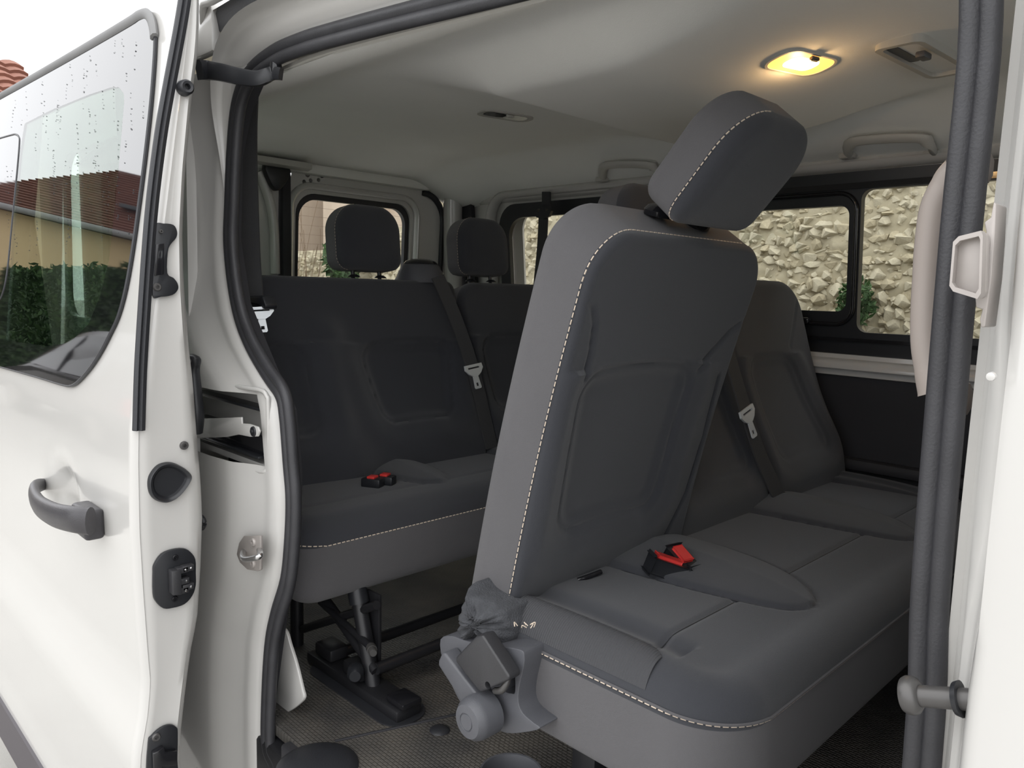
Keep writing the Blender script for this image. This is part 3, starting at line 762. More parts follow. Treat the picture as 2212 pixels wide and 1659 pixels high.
# headliner
def zc(x, y):
    z = 1.945-.100*(sstep(y, 1.30, 1.62))-.10*(1-sstep(y, .08, .42))-.045*(1-sstep(x, -2.42, -2.05))
    ins = sstep(y, .42, .56)*(1-sstep(y, 1.28, 1.36))
    z = z-.066*ins*(1-sstep(x, -.80, -.35))*np.clip((x+1.34)/.265, 0, 1)**1.3
    z = z-.035*(1-sstep(-x, -.25, .25))*sstep(y, .2, .5)*0
    return z
nx, ny = 200, 120; X = np.linspace(-2.42, .62, nx); Y = np.linspace(.085, 1.605, ny)
Xg, Yg = np.meshgrid(X, Y, indexing='ij'); Zg = zc(Xg, Yg)
van.add(grid_mesh('headliner', np.stack([Xg, Yg, Zg], -1).reshape(-1, 3), nx, ny, 'headliner', smooth=180, flip=True), 'pale grey fabric headliner')
def ceil_at(px, py):
    d = ray(px, py); t = .3
    def gap(t): q = CAM+d*t; return q[2]-float(zc(np.array(q[0]), np.array(min(q[1], 1.62))))
    while gap(t) < 0 and t < 5: t += .01
    a, b = t-.01, t
    for _ in range(20):
        m = (a+b)/2
        if gap(m) < 0: a = m
        else: b = m
    return Vector(CAM+d*a)
# light metal strip along the headliner's near edge
van.add(sweep('headliner_edge', smooth_path([Vector((x, .088, 1.853+hz(x)*.8)) for x in np.linspace(-1.20, .3, 12)], 2), circ(.006, 6), 'grey_liner_plastic', ref=(0, 0, 1)))
van.add(lathe('headliner_clip', [(0, .006), (.012, .005), (.016, 0), (0, 0)], P(1050, 6, 'z', 1.86), (0, 0, -1), 'black_plastic', 16))
# floor
fl = van.add(box('floor_mat', (-.76, .85, .5595), (3.36, 1.56, .021), 'floor_rubber', .002), 'dark woven rubber floor mat')
sub(fl, box('floor_seam', (-.95, .42, .571), (.006, .62, .004), 'dark_trim', .001, 1, Matrix.Rotation(-.35, 3, 'Z')))
sub(fl, lathe('floor_plug', [(0, .006), (.012, .005), (.019, .002), (.021, 0), (0, 0)], P(950, 1577, 'z', .571), (0, 0, 1), 'rubber', 24))
q = P(905, 1540, 'z', .571)
sub(fl, plate('track_well', [(-.24+.24+a, b) for a, b in rr(-.30, -.055, .055, .055, .05)], [], lambda u, v: Vector((-1.06+u, .285+v, .5705)), (0, 0, .003), 'rubber'))
van.add(box('door_sill', (-.58, .075, .53), (1.10, .05, .07), 'rubber_worn', .008), 'black door sill trim')
van.add(box('underbody', (-.85, .85, .46), (3.2, 1.6, .16), 'black_steel', .01))
# mound of the wheel arch by the sill
van.add(lathe('sill_bump', [(0, .014), (.03, .013), (.06, .009), (.075, .002), (.076, 0), (0, 0)], P(665, 1665, 'z', .571)+Vector((0, .02, 0)), (0, 0, 1), 'rubber', 28))
# white inner foot panel of the pillar
van.add(prism('pillar_foot', smooth_path([P(*p, 'y', .115) for p in ((612, 1358), (626, 1395), (640, 1440), (652, 1490), (656, 1508), (648, 1520), (623, 1538), (580, 1556), (570, 1440), (580, 1360))], 4, True), (0, .008, 0), 'paint_inner', .004), 'white foot of the door pillar')
# ------------- far side
def ly(z): return 1.60-.10*(z-1.6)
def LM(x, z, o=0.0): return Vector((x, ly(z)+o, z))
QW = rr(-2.14, 1.34, -1.36, 1.795, (.07, .05, .05, .09)); MW = rr(-1.24, 1.305, .02, 1.805, .05)
van.add(plate('left_side_panel', [(-2.44, .55), (.72, .55), (.72, 1.20), (.30, 1.95), (-2.44, 1.95)], [QW, MW], lambda x, z: LM(x, z, .02), (0, .05, 0), 'paint_inner'), 'white painted inner side wall')
van.add(plate('left_outer_skin', [(-2.50, .32), (1.3, .32), (1.3, 1.2), (.5, 1.98), (-2.50, 1.98)], [rr(-2.13, 1.35, -1.37, 1.785, .07), rr(-1.23, 1.32, .01, 1.795, .05)], lambda x, z: LM(x, z, .12), (0, .01, 0), 'paint'))
# lower trim, painted sill beam
van.add(plate('lower_trim', [(-2.40, .57), (.4, .57), (.4, 1.245), (-2.40, 1.245)], [], lambda x, z: LM(x, z, -.02), (0, .03, 0), 'dark_trim'), 'dark lower side trim')
van.add(box('armrest_ledge', (-.9, 1.629, .985), (2.4, .042, .035), 'dark_trim', .012))
van.add(sweep('window_sill_beam', [(-1.30, 1.625, 1.277), (.3, 1.625, 1.265)], [(.031, -.03), (.030, .012), (.018, .014), (.014, .030), (.002, .040), (-.010, .040), (-.014, .030), (-.018, .026), (-.030, .024), (-.033, .014), (-.033, -.03)], 'paint_inner', ref=(0, 0, 1)), 'white painted beam under the window')
van.add(sweep('window_sill_beam', [(-2.30, 1.625, 1.277), (-1.30, 1.625, 1.277)], [(.045, -.03), (.028, .004), (.0, .030), (-.033, .006), (-.033, -.03)], 'paint_inner', ref=(0, 0, 1)))
van.add(sweep('roof_rail', [(-2.40, 1.585, 1.838), (.3, 1.585, 1.842)], [(.028, .03), (.016, .012), (.006, .012), (.0, .018), (-.010, .014), (-.018, .0), (-.024, -.02), (.028, -.04)], 'paint_inner', ref=(0, 0, 1)), 'white roof rail above the windows')
# quarter window
def inset(pts, d):
    c = (sum(p[0] for p in pts)/len(pts), sum(p[1] for p in pts)/len(pts)); w = max(p[0] for p in pts)-c[0]; h = max(p[1] for p in pts)-c[1]
    return [(c[0]+(p[0]-c[0])*(w-d)/w, c[1]+(p[1]-c[1])*(h-d)/h) for p in pts]
w1 = van.add(plate('window_frame', inset(QW, -.012), [inset(QW, .042)], lambda x, z: LM(x, z, .005), (0, .02, 0), 'black_plastic'), 'black surround of the rear quarter window')
sub(w1, plate('pane', inset(QW, .03), [], lambda x, z: LM(x, z, .05), (0, .004, 0), 'glass'))
van.add(sweep('window_lip', [LM(x, z, -.004) for x, z in inset(QW, -.05)], circ(.028, 8, .016), 'paint_inner', ref=(0, 1, 0), closed=True))
# middle window: sliding pane and fixed pane in one black frame
paneA = rr(-1.14, 1.425, -.722, 1.724, .028); paneB = rr(-.690, 1.368, -.06, 1.765, .028)
w2 = van.add(plate('window_frame', inset(MW, -.01), [paneA, paneB], lambda x, z: LM(x, z, .0), (0, .025, 0), 'black_plastic'), 'black frame of the sliding side window')
sub(w2, plate('pane', inset(paneA, -.01), [], lambda x, z: LM(x, z, .02), (0, .004, 0), 'glass'))
sub(w2, plate('pane', inset(paneB, -.01), [], lambda x, z: LM(x, z, .03), (0, .004, 0), 'glass'))
sub(w2, sweep('slider_frame', [LM(x, z, -.006) for x, z in rr(-1.18, 1.388, -.700, 1.758, .05)], circ(.006, 8), 'black_gloss', ref=(0, 1, 0), closed=True))
sub(w2, sweep('slide_track', [LM(-1.2, 1.775, -.006), LM(.0, 1.775, -.006)], [(.008, .006), (-.008, .006), (-.008, -.006), (.008, -.006)], 'black_gloss', ref=(0, 0, 1)))
sub(w2, sweep('slide_track', [LM(-1.2, 1.345, -.006), LM(.0, 1.345, -.006)], [(.005, .008), (-.005, .008), (-.005, -.008), (.005, -.008)], 'black_gloss', ref=(0, 0, 1)))
lt = sub(w2, box('window_latch', LM(-.90, 1.395, -.016), (.16, .022, .020), 'black_gloss', .005), 'black sliding latch')
# rear left corner: dark strip on the body, beige inner pillar
van.add(plate('corner_strip', [(-2.42, .6), (-2.30, .6), (-2.30, 1.86), (-2.42, 1.86)], [], lambda x, z: LM(x, z, -.012), (0, .02, 0), 'dark_trim'))
van.add(sweep('corner_pillar', smooth_path([(-2.395, 1.56, .6), (-2.39, 1.555, 1.2), (-2.385, 1.545, 1.6), (-2.375, 1.53, 1.86)], 3), circ(.035, 12, .045), 'paint_inner', ref=(1, 0, 0)), 'white rear corner pillar')
van.add(box('rear_header', (-2.415, .85, 1.885), (.05, 1.50, .04), 'headliner', .012))
van.add(box('rear_sill', (-2.43, .85, .60), (.06, 1.5, .08), 'dark_trim', .01))
# ------------- front: B pillar, front door skin, windscreen pillars (mostly outside the picture)
zs2 = np.linspace(.40, 1.90, 40)
pr = [(.006, .062), (.012, .066), (.018, .060), (.020, .046), (.022, .040), (.026, .038), (.031, .030), (.034, .016), (.037, .004), (.042, -.004), (.050, -.007), (.075, -.009), (.12, -.010)]
Vv = []
for z in zs2:
    t = max(0, z-1.3)
    w_ = .010*math.exp(-((z-1.33)/.10)**2)
    for k, (x, y) in enumerate(pr): Vv.append((x+(w_ if 3 < k < 9 else 0), y+.035*t, z))
van.add(grid_mesh('front_pillar', Vv, len(zs2), len(pr), 'paint', smooth=55, flip=True), 'white pillar in front of the doorway')
van.add(lathe('paint_drip', [(0, .004), (.003, .003), (.0035, 0), (0, 0)], P(2142, 813, 'y', -.006), (0, -1, 0), 'paint', 10))
van.add(plate('front_door_skin', [(.12, .32), (1.25, .32), (1.25, 1.22), (.55, 1.92), (.12, 1.92)], [[(.2, 1.25), (1.1, 1.25), (.55, 1.80), (.2, 1.80)]], lambda x, z: Vector((x, -.010+.035*max(0, z-1.3), z)), (0, .04, 0), 'paint'))
van.add(plate('front_pillar_trim', [(.004, .57), (.14, .57), (.14, 1.86), (.004, 1.86)], [], lambda x, z: Vector((x, .092, z)), (0, .02, 0), 'beige_plastic'))
van.add(plate('windscreen', [(0, 0), (1.5, 0), (1.5, 1), (0, 1)], [], lambda u, v: Vector((1.35-.75*v, .08+u, 1.2+.75*v)), (.004, 0, .004), 'glass'))
Uf, Vf, Df = axes(-18)
for yc, fl_ in ((.38, 'unseen dark grey front seat added to block windscreen light, right beside the white door pillar'), (.86, 'unseen dark grey middle front seat added to block windscreen light, between the two outer front seats'), (1.33, 'unseen dark grey front seat added to block windscreen light, by the far side wall')):                      # unseen front seats, added to block light from the windscreen
    ft = Thing('added_front_seat', (.60, yc, .57), fl_, 'seat', 'added light-blocking front seats')
    fs = Shell((.40, yc, .98), Uf, Vf, Df, .46, .66, .13, .10, .05, .04, .04); ft.add(fs.build('backrest', ('fabric', 'fabric_side_lit'), .03, rim=0))
    fh = Shell((.17, yc, 1.63), Uf, Vf, Df, .25, .18, .09, .07, .04, .02, .02); ft.add(fh.build('headrest', ('fabric', 'fabric_side_lit'), .03, rim=0))
    ft.add(box('seat_cushion', (.60, yc, .775), (.46, .46, .41), 'fabric', .05))
van.add(box('dashboard', (1.25, .85, .95), (.5, 1.6, .5), 'dark_trim', .05))
# striker plate on the pillar, keeper, guide pin
q0 = P(543, 1195, 'y', .035)
def pl_map(px, py): return P(px, py, 'y', .018)
stp = van.add(prism('striker_plate', [pl_map(*p) for p in ((532, 1157), (568, 1156), (569, 1195), (568, 1230), (562, 1233), (540, 1229), (524, 1214), (517, 1196), (522, 1172))], (0, -.006, 0), 'zinc', .0015), 'beige metal lock striker')
sub(stp, tube('striker_loop', smooth_path([P(527, 1190, 'y', .015), P(524, 1200, 'y', -.004), P(530, 1208, 'y', -.012), P(556, 1204, 'y', -.012), P(562, 1196, 'y', -.004), P(560, 1188, 'y', .015)], 5), .0055, 'metal', 10))
for p in ((548, 1171), (547, 1217)): sub(stp, screw('screw', P(*p, 'y', .012), (0, -1, 0), .0085, 'zinc'))
kp = van.add(prism('hinge_keeper', [P(*p, 'y', -.004) for p in ((2146, 436), (2152, 440), (2148, 520), (2142, 600), (2128, 706), (2119, 708), (2116, 690), (2122, 668), (2108, 664), (2106, 640), (2128, 560), (2130, 500), (2126, 480), (2140, 470))], (0, .03, 0), 'zinc', .003, 2), 'cast metal door keeper')
bx = [P(*p, 'y', -.022) for p in ((2078, 512), (2126, 500), (2130, 510), (2126, 634), (2118, 646), (2066, 630), (2058, 618), (2066, 524))]
sub(kp, prism('keeper_box', bx, (0, .012, 0), 'zinc', .004, 3))
cen = sum(bx, Vector())/len(bx); rimo = [cen+(p-cen)*1.0+Vector((0, -.008, 0)) for p in bx]; rimi = [cen+(p-cen)*.84+Vector((0, -.008, 0)) for p in bx]
bm = bmesh.new(); n8 = len(bx)
R4 = [[bm.verts.new(p) for p in l] for l in (rimo, rimi, [p+Vector((0, .010, 0)) for p in rimi], [p+Vector((0, .010, 0)) for p in rimo])]
for a_, b_ in ((0, 1), (1, 2), (2, 3), (3, 0)):
    for i in range(n8): bm.faces.new((R4[a_][i], R4[a_][(i+1) % n8], R4[b_][(i+1) % n8], R4[b_][i]))
sub(kp, finish(bm, 'keeper_rim', 'zinc', None, 30))
pa = P(2064, 1509, 'y', .012); pb = P(1945, 1500, 'y', .012)
dv = (pb-pa).normalized(); Lp = (pb-pa).length
van.add(lathe('guide_pin', [(0, 0), (.0085, 0), (.0085, Lp-.004), (.010, Lp-.004), (.0140, Lp-.001), (.0152, Lp+.002), (.0152, Lp+.006), (.0135, Lp+.009), (.006, Lp+.009), (.004, Lp+.007), (0, Lp+.007)], pa-dv*.012, dv, 'steel_pin', 28), 'steel guide pin with round head')
van.add(lathe('pin_bush', [(0, .004), (.0125, .004), (.014, 0), (0, 0)], pa-dv*.004, dv, 'black_plastic', 20))

# =================================================================== SLIDING DOOR (open, standing off the body)
XD = -1.15
dr = Thing('sliding_door', (XD-.6, -.13, .3), 'open white sliding side door with dark handle and large window', 'door')
prof_px = ((402, 0), (380, 110), (352, 250), (320, 500), (300, 700), (292, 800), (286, 930), (285, 1000), (288, 1150), (296, 1280), (305, 1400), (312, 1480), (306, 1550), (292, 1630), (290, 1659))
pp = [P(px, py, 'x', XD) for px, py in prof_px]
za = np.array([.20, .28, .40]+[p.z for p in pp][::-1][0:]); ya = np.array([-.205, -.212, -.208]+[p.y for p in pp][::-1])
o_ = np.argsort(za); za, ya = za[o_], ya[o_]
zt, yt = pp[0].z, pp[0].y; zb, yb = pp[6].z, pp[6].y
KS = (yt-yb)/(zt-zb)
def skin(z):
    if z >= zb: return yb+KS*(z-zb)
    return float(np.interp(z, za, ya))
SN = (0, 1, -KS)
def SK(px, py, out=0.0): return Pn(px, py, (XD, yb-out, zb), SN)
ZTOP = 2.0
inn_px = ((425, 60), (422, 111), (410, 203), (395, 371), (389, 500), (392, 608), (403, 753), (412, 825), (421, 952), (429, 1042), (433, 1123), (429, 1233), (422, 1344), (407, 1417), (395, 1509), (385, 1600), (384, 1659))
ip = [P(px, py, 'x', XD) for px, py in inn_px]
zi = np.array([.26]+[p.z for p in ip][::-1]+[ZTOP]); yi = np.array([-.135]+[p.y for p in ip][::-1]+[ip[0].y+.004])
def inner(z): return float(np.interp(z, zi, yi))
# window outlines on the skin plane (pixels give the shape, the skin gives the distance)
top_l, bot_l = SK(0, 213), SK(0, 790)
outer_px = ((0, 213), (120, 146), (220, 89), (290, 48), (308, 36), (322, 32), (332, 40), (338, 58), (341, 82), (339, 130), (332, 220), (320, 330), (306, 440), (292, 540), (278, 620), (262, 680), (243, 722), (222, 762), (200, 795), (176, 822), (160, 832), (140, 830), (80, 812), (0, 790))
gl = [SK(px, py) for px, py in outer_px]
XR = gl[0].x-.22
gxz = [(p.x, p.z) for p in gl]+[(XR, gl[-1].z-.005), (XR, gl[0].z+.012)]
clear_px = ((60, 268), (120, 238), (200, 206), (250, 190), (265, 190), (276, 204), (277, 222), (262, 400), (245, 560), (225, 640), (200, 700), (160, 740), (110, 748), (20, 735), (36, 470), (50, 330))
cl = [SK(px, py) for px, py in clear_px]; cxz = [(p.x, p.z) for p in cl]
def sk_map(o): return lambda x, z: Vector((x, skin(z)-o, z))
# outer skin
nzz = list(np.concatenate([np.linspace(.22, zb, 46), np.linspace(zb, ZTOP, 40)[1:]])); nxx = [XD, XD-.002, XD-.006, XD-.012]+list(np.linspace(XD-.02, -2.72, 80))
def inside(x, z, poly):
    c = False; n = len(poly)
    for i in range(n):
        (x1, z1), (x2, z2) = poly[i], poly[(i+1) % n]
        if (z1 > z) != (z2 > z) and x < (x2-x1)*(z-z1)/(z2-z1)+x1: c = not c
    return c
Vv = []
hx0, hz0 = SK(118, 1050).x, None
hdl = P(150, 1085, 'y', skin(.95)); 
for x in nxx:
    e_ = max(0, .012-(XD-x))/.012
    for z in nzz:
        y = skin(z)+.010*e_*e_
        dish = math.exp(-(((x-hdl.x+.03)/.075)**2+((z-hdl.z-.01)/.055)**2)**1.5)
        y += .028*dish
        top = max(0, z-(ZTOP-.06))/.06
        Vv.append((x, y+.03*top*top, z))
nX, nZ = len(nxx), len(nzz)
def skp(i, j):
    return inside((nxx[i]+nxx[i+1])/2, (nzz[j]+nzz[j+1])/2, inset(cxz, -.03))
dr.add(grid_mesh('outer_panel', Vv, nX, nZ, 'paint', smooth=50, skip=skp), 'white painted outer door skin')
# front edge face of the door
zj = np.linspace(.24, ZTOP-.02, 60)
bm = bmesh.new(); cols = []
for z in zj:
    a, b = skin(z)+.008, inner(z); row = []
    for t, dx in ((0, -.004), (.08, 0), (.25, -.001), (.5, -.002), (.8, -.001), (.93, 0), (1, -.006)):
        row.append(bm.verts.new((XD+dx, a+(b-a)*t, z)))
    cols.append(row)
for A, B in zip(cols, cols[1:]):
    for k in range(6): bm.faces.new((A[k], A[k+1], B[k+1], B[k]))
dr.add(finish(bm, 'edge_face', 'paint', None, 60), 'white front edge of the sliding door')
# inner panel
bm = bmesh.new(); cols = []
for z in zj:
    a = inner(z); cols.append([bm.verts.new((XD-.006, a, z)), bm.verts.new((XD-.016, a+.010, z)), bm.verts.new((XD-.05, a+.022, z)), bm.verts.new((XD-.30, a+.022, z))])
for A, B in zip(cols, cols[1:]):
    for k in range(3): bm.faces.new((A[k], A[k+1], B[k+1], B[k]))
dr.add(finish(bm, 'inner_panel', 'paint_inner', None, 60))
dr.add(plate('inner_trim', [(XD-.30, .26), (XD-.30, ZTOP-.03), (-2.70, ZTOP-.03), (-2.70, .26)][::-1], [inset(cxz, -.03)], lambda x, z: Vector((x, inner(z)+.02, z)), (0, -.006, 0), 'dark_trim'))
# glass: dark printed border and clear middle
g1 = dr.add(plate('window_glass', gxz, [cxz], sk_map(.004), (0, -.003, 0), 'frit'), 'dark printed glass border of the sliding door')
sub(g1, plate('window_pane', cxz, [], sk_map(.004), (0, -.003, 0), 'door_glass'), 'clear tinted middle of the glass')
sub(g1, sweep('window_trim', smooth_path([Vector((x, skin(z)-.006, z)) for x, z in gxz[:9]], 4), circ(.007, 8, .010), 'ledge', ref=(0, 1, 0)), 'grey strip along the top of the glass')
sub(g1, sweep('glass_gap', smooth_path([Vector((x, skin(z)-.004, z)) for x, z in gxz[8:24]], 3), circ(.0035, 6), 'rubber', ref=(0, 1, 0)))
sp = [SK(px, py, .006) for px, py in ((-20, 305), (25, 292), (36, 291), (42, 297), (43, 310), (38, 370), (28, 470), (16, 590), (4, 640), (-10, 655))]
sub(g1, sweep('sliding_pane_edge', smooth_path(sp, 4), circ(.003, 6), 'rubber', ref=(0, 1, 0)))
spx = [(p.x, p.z) for p in sp]
# rain drops on the glass
bm = bmesh.new(); r_ = np.random.default_rng(31)
for c_ in range(95):
    px, py0 = r_.uniform(5, 325), r_.uniform(60, 520)
    for k in range(int(r_.integers(2, 9))):
        px += r_.normal(0, 1.0); py = py0+k*r_.uniform(5, 13); q = SK(px, py, .0075)
        if not inside(q.x, q.z, inset(gxz, .02)): continue
        sz = r_.uniform(.0006, .0015); vs = [bm.verts.new(q+Vector(o_)*sz) for o_ in ((1, 0, 0), (-1, 0, 0), (0, 0, 1.3), (0, 0, -1.3), (0, -.8, 0))]
        for f_ in ((0, 2, 4), (2, 1, 4), (1, 3, 4), (3, 0, 4)): bm.faces.new([vs[i] for i in f_])
rdp = finish(bm, 'rain_drops', 'rubber', None, 180); rdp['kind'] = 'stuff'; sub(g1, rdp)
# lower black moulding
dr.add(sweep('lower_moulding', [(XD-.005, -.205, .265), (-2.70, -.205, .265)], [(.055, .004), (.05, -.012), (-.05, -.016), (-.06, 0)], 'bumper_trim', ref=(0, 0, 1)), 'dark lower door moulding')
# outer handle
hp = [(96, 1046, .000), (78, 1052, .030), (74, 1068, .048), (86, 1092, .058), (118, 1112, .058), (160, 1122, .048), (196, 1126, .030)]
path = [P(px, py, 'y', skin(.95)-o) for (px, py, o) in hp]
hd = dr.add(sweep('door_handle', smooth_path(path, 6), [(.021*math.cos(a)*(1 if abs(math.cos(a)) < .8 else .95), .011*math.sin(a)) for a in np.linspace(0, 2*math.pi, 17)[:-1]], 'handle_plastic', ref=(0, 0, 1), scale=list(np.interp(np.linspace(0, 1, 37), [0, .2, .6, 1], [.62, .85, 1.15, 1.3]))), 'dark grey plastic door handle')
q = P(194, 1127, 'y', skin(.95)-.018)
sub(hd, box('handle_block', q+Vector((-.012, 0, 0)), (.085, .034, .056), 'handle_plastic', .008, 3))
# weatherstrip down the front edge
ws = [P(px, py, 'x', XD+.003) for px, py in ((398, 0), (389, 55), (378, 115), (363, 195), (349, 275), (336, 370), (326, 460), (318, 560), (310, 680), (303, 800), (299, 930))]
dr.add(sweep('edge_weatherstrip', smooth_path([ws[0]+Vector((0, .006, .04))]+ws, 4), [(.003, .009), (.007, .005), (.003, .001), (.007, -.003), (.003, -.010), (-.003, -.010), (-.003, .009)], 'rubber', ref=(1, 0, 0)), 'black rubber strip down the door edge')
def on_edge(px, py, o=.0): return P(px, py, 'x', XD+o)
dr.add(lathe('rubber_buffer', [(0, .010), (.004, .010), (.005, .018), (.009, .019), (.012, .015), (.013, .0), (0, 0)], on_edge(396, 191), (1, 0, 0), 'rubber', 24), 'round black rubber buffer')
hb = dr.add(prism('latch_bracket', smooth_path([on_edge(*p) for p in ((334, 488), (350, 483), (372, 486), (380, 500), (378, 514), (366, 528), (360, 545), (359, 590), (372, 600), (381, 612), (382, 625), (370, 637), (345, 641), (327, 638), (331, 560))], 3, True), (.006, 0, 0), 'black_plastic', .001), 'black latch bracket on the door edge')
sub(hb, prism('latch_pocket', [on_edge(*p, .0062) for p in ((336, 528), (354, 526), (353, 592), (333, 596))], (.002, 0, 0), 'black_gloss', .0005))
sub(hb, screw('screw', on_edge(339, 620, .006), (1, 0, 0), .007)); sub(hb, screw('screw', on_edge(347, 500, .006), (1, 0, 0), .0035))
dr.add(screw('screw', on_edge(397, 962), (1, 0, 0), .0075, 'steel_pin', .006))
# pull cup
cp = [on_edge(*p) for p in ((318, 1045), (322, 1025), (338, 1005), (358, 998), (376, 1000), (396, 1010), (409, 1022), (412, 1032), (404, 1048), (388, 1068), (372, 1080), (355, 1085), (335, 1080), (322, 1066))]
cp = smooth_path(cp, 4, True); cen = sum(cp, Vector())/len(cp)
bm = bmesh.new(); rings = []
for s, dx in ((1.0, 0), (.99, .006), (.93, .010), (.84, .009), (.76, .004), (.70, .001), (.5, .0008), (.2, .0008)):
    rings.append([bm.verts.new(cen+(p-cen)*s+Vector((dx, 0, 0))) for p in cp])
for A, B in zip(rings, rings[1:]):
    for i in range(len(cp)): bm.faces.new((A[i], A[(i+1) % len(cp)], B[(i+1) % len(cp)], B[i]))
bm.faces.new(rings[-1]); bm.faces.new(rings[0][::-1])
dr.add(finish(bm, 'pull_cup', 'black_plastic', None, 50), 'black plastic pull cup')
# electrical contact plate
cpn = dr.add(prism('contact_plate', smooth_path([on_edge(*p) for p in ((328, 1235), (330, 1218), (346, 1195), (370, 1185), (394, 1183), (408, 1190), (419, 1206), (420, 1235), (420, 1262), (412, 1285), (395, 1303), (370, 1311), (350, 1312), (334, 1298), (328, 1280))], 3, True), (.008, 0, 0), 'black_plastic', .002), 'black electrical contact plate')
sub(cpn, prism('contact_block', [on_edge(*p, .008) for p in ((362, 1228), (382, 1224), (384, 1278), (364, 1280))], (.020, 0, 0), 'buckle_black', .002))
for (px, py) in ((392, 1230), (394, 1254), (393, 1274), (404, 1226), (404, 1266)):
    b_ = sub(cpn, box('contact_pin', on_edge(px, py, .016), (.014, .020, .011), 'buckle_black', .0015))
    sub(cpn, lathe('contact_tip', [(0, .003), (.002, .0025), (.003, 0), (0, 0)], on_edge(px+9, py+1, .022), (.9, .2, 0), 'metal', 10))
for p in ((378, 1204), (377, 1293)): sub(cpn, screw('screw', on_edge(*p, .008), (1, 0, 0), .0055, 'black_gloss'))
# lower roller bracket
lb = dr.add(prism('roller_bracket', smooth_path([on_edge(*p) for p in ((318, 1605), (325, 1588), (345, 1570), (365, 1563), (378, 1568), (382, 1580), (381, 1640), (380, 1700), (319, 1700))], 3, True), (.006, 0, 0), 'black_plastic', .0015), 'black lower roller bracket')
sub(lb, screw('screw', on_edge(337, 1592, .006), (1, 0, 0), .0075))
sub(lb, prism('roller_arm', [on_edge(*p, .006) for p in ((326, 1622), (350, 1608), (352, 1620), (378, 1616), (378, 1648), (346, 1650), (345, 1690), (328, 1690))], (.012, 0, 0), 'black_gloss', .002))
# upper arm reaching the roof rail, rubber stops, rail roller arm
arm = smooth_path([Vector((XD-.10, -.03, P(420, 149, 'x', XD-.1).z))]+[P(px, py, 'y', yv) for (px, py, yv) in ((450, 152, -.01), (480, 157, .0), (520, 166, .02), (555, 170, .035), (575, 164, .045), (590, 158, .055), (608, 160, .06))], 6)
ar = dr.add(sweep('guide_arm', arm, [(.016, .006), (.010, .009), (-.010, .009), (-.016, .006), (-.016, -.006), (.016, -.006)], 'black_plastic', ref=(0, 0, 1), scale=list(np.linspace(1.05, .62, len(arm)))), 'black upper guide arm')
sub(ar, lathe('guide_roller', [(0, .014), (.010, .013), (.011, 0), (.010, -.010), (0, -.012)], P(596, 152, 'y', .06), (0, 0, 1), 'black_gloss', 18))
rod = dr.add(sweep('door_stop', smooth_path([P(px, py, 'y', -.03) for px, py in ((414, 772), (424, 778), (420, 800), (424, 850), (428, 900), (424, 934))], 4), circ(.012, 10, .008), 'black_plastic', ref=(0, 1, 0), scale=list(np.interp(np.linspace(0, 1, 21), [0, .2, .4, 1], [.9, .8, .9, 1.1]))), 'black rubber stop behind the door edge')
dr.add(tube('door_hook', smooth_path([P(px, py, 'y', -.03) for px, py in ((431, 1115), (438, 1122), (440, 1132), (436, 1140))], 3), .006, 'black_plastic', 8))
ra = [P(*p, 'y', .022) for p in ((420, 905), (500, 902), (521, 901), (522, 915), (540, 916), (556, 922), (560, 932), (556, 943), (540, 944), (515, 939), (490, 944), (440, 946), (420, 946))]
rl = dr.add(prism('roller_arm', ra, (0, .004, 0), 'paint_inner', .0012), 'white roller arm in the side rail')
sub(rl, lathe('roller_bolt', [(0, .006), (.0035, .006), (.004, .003), (.009, .003), (.010, 0), (0, 0)], P(548, 932, 'y', .022), (0, -1, 0), 'black_plastic', 18))

# =================================================================== REAR DOORS
def rx(z): return -2.43+.05*(z-1.6)
def RM(y, z, o=0.0): return Vector((rx(z)+o, y, z))
def rear_door(y0, y1, win, label, outline, holes=()):
    t = Thing('rear_door', (-2.44, (y0+y1)/2, .55), label, 'door', 'rear doors')
    t.add(plate('outer_skin', outline, [win], lambda y, z: RM(y, z, -.052), (-.004, 0, 0), 'paint'))
    t.add(plate('door_panel', outline, [win]+list(holes), lambda y, z: RM(y, z), (-.05, 0, 0), 'paint_inner'), 'white painted inner door panel')
    t.add(sweep('window_lip', [RM(y, z, .003) for y, z in inset(win, -.026)], circ(.020, 8, .013), 'paint_inner', ref=(1, 0, 0), closed=True))
    t.add(plate('window_rubber', inset(win, -.012), [inset(win, .02)], lambda y, z: RM(y, z, -.012), (-.02, 0, 0), 'rubber'), 'black rubber window surround')
    g = t.add(plate('window_pane', inset(win, .005), [], lambda y, z: RM(y, z, -.03), (-.004, 0, 0), 'glass'))
    zw = sorted(p[1] for p in win); n = 13
    for k in range(n):
        z = zw[0]+(zw[-1]-zw[0])*(k+.6)/n
        yy = [p[0] for p in win]
        sub(g, box('heater_wire', RM((min(yy)+max(yy))/2, z, -.029), (.0006, (max(yy)-min(yy))*.93, .0006), 'twig'))
    return t
winL = rr(.818, 1.36, 1.345, 1.80, (.05, .05, .07, .08))
holes = []
for (px, py, r, dz) in ((664, 371, .010, -.010), (695, 374, .010, -.008), (657, 395, .0075, .004), (671, 391, .0075, .002), (688, 390, .0075, .002)):
    q = P(px, py, 'x', -2.418); holes.append([(q.y+r*math.cos(a), q.z+dz+r*math.sin(a)) for a in np.linspace(0, 2*math.pi, 15)[:-1]])
rdl = rear_door(.78, 1.52, winL, 'white rear door whose window shows a headrest and thin heater wires', rr(.795, .645, 1.515, 1.872, (.03, .03, .12, .03)), holes)
rdl.add(sweep('door_seal', [RM(y, z, .006) for y, z in rr(.80, .62, 1.512, 1.858, (.03, .03, .115, .03))[8:24]], circ(.010, 8, .014), 'rubber', ref=(1, 0, 0)))
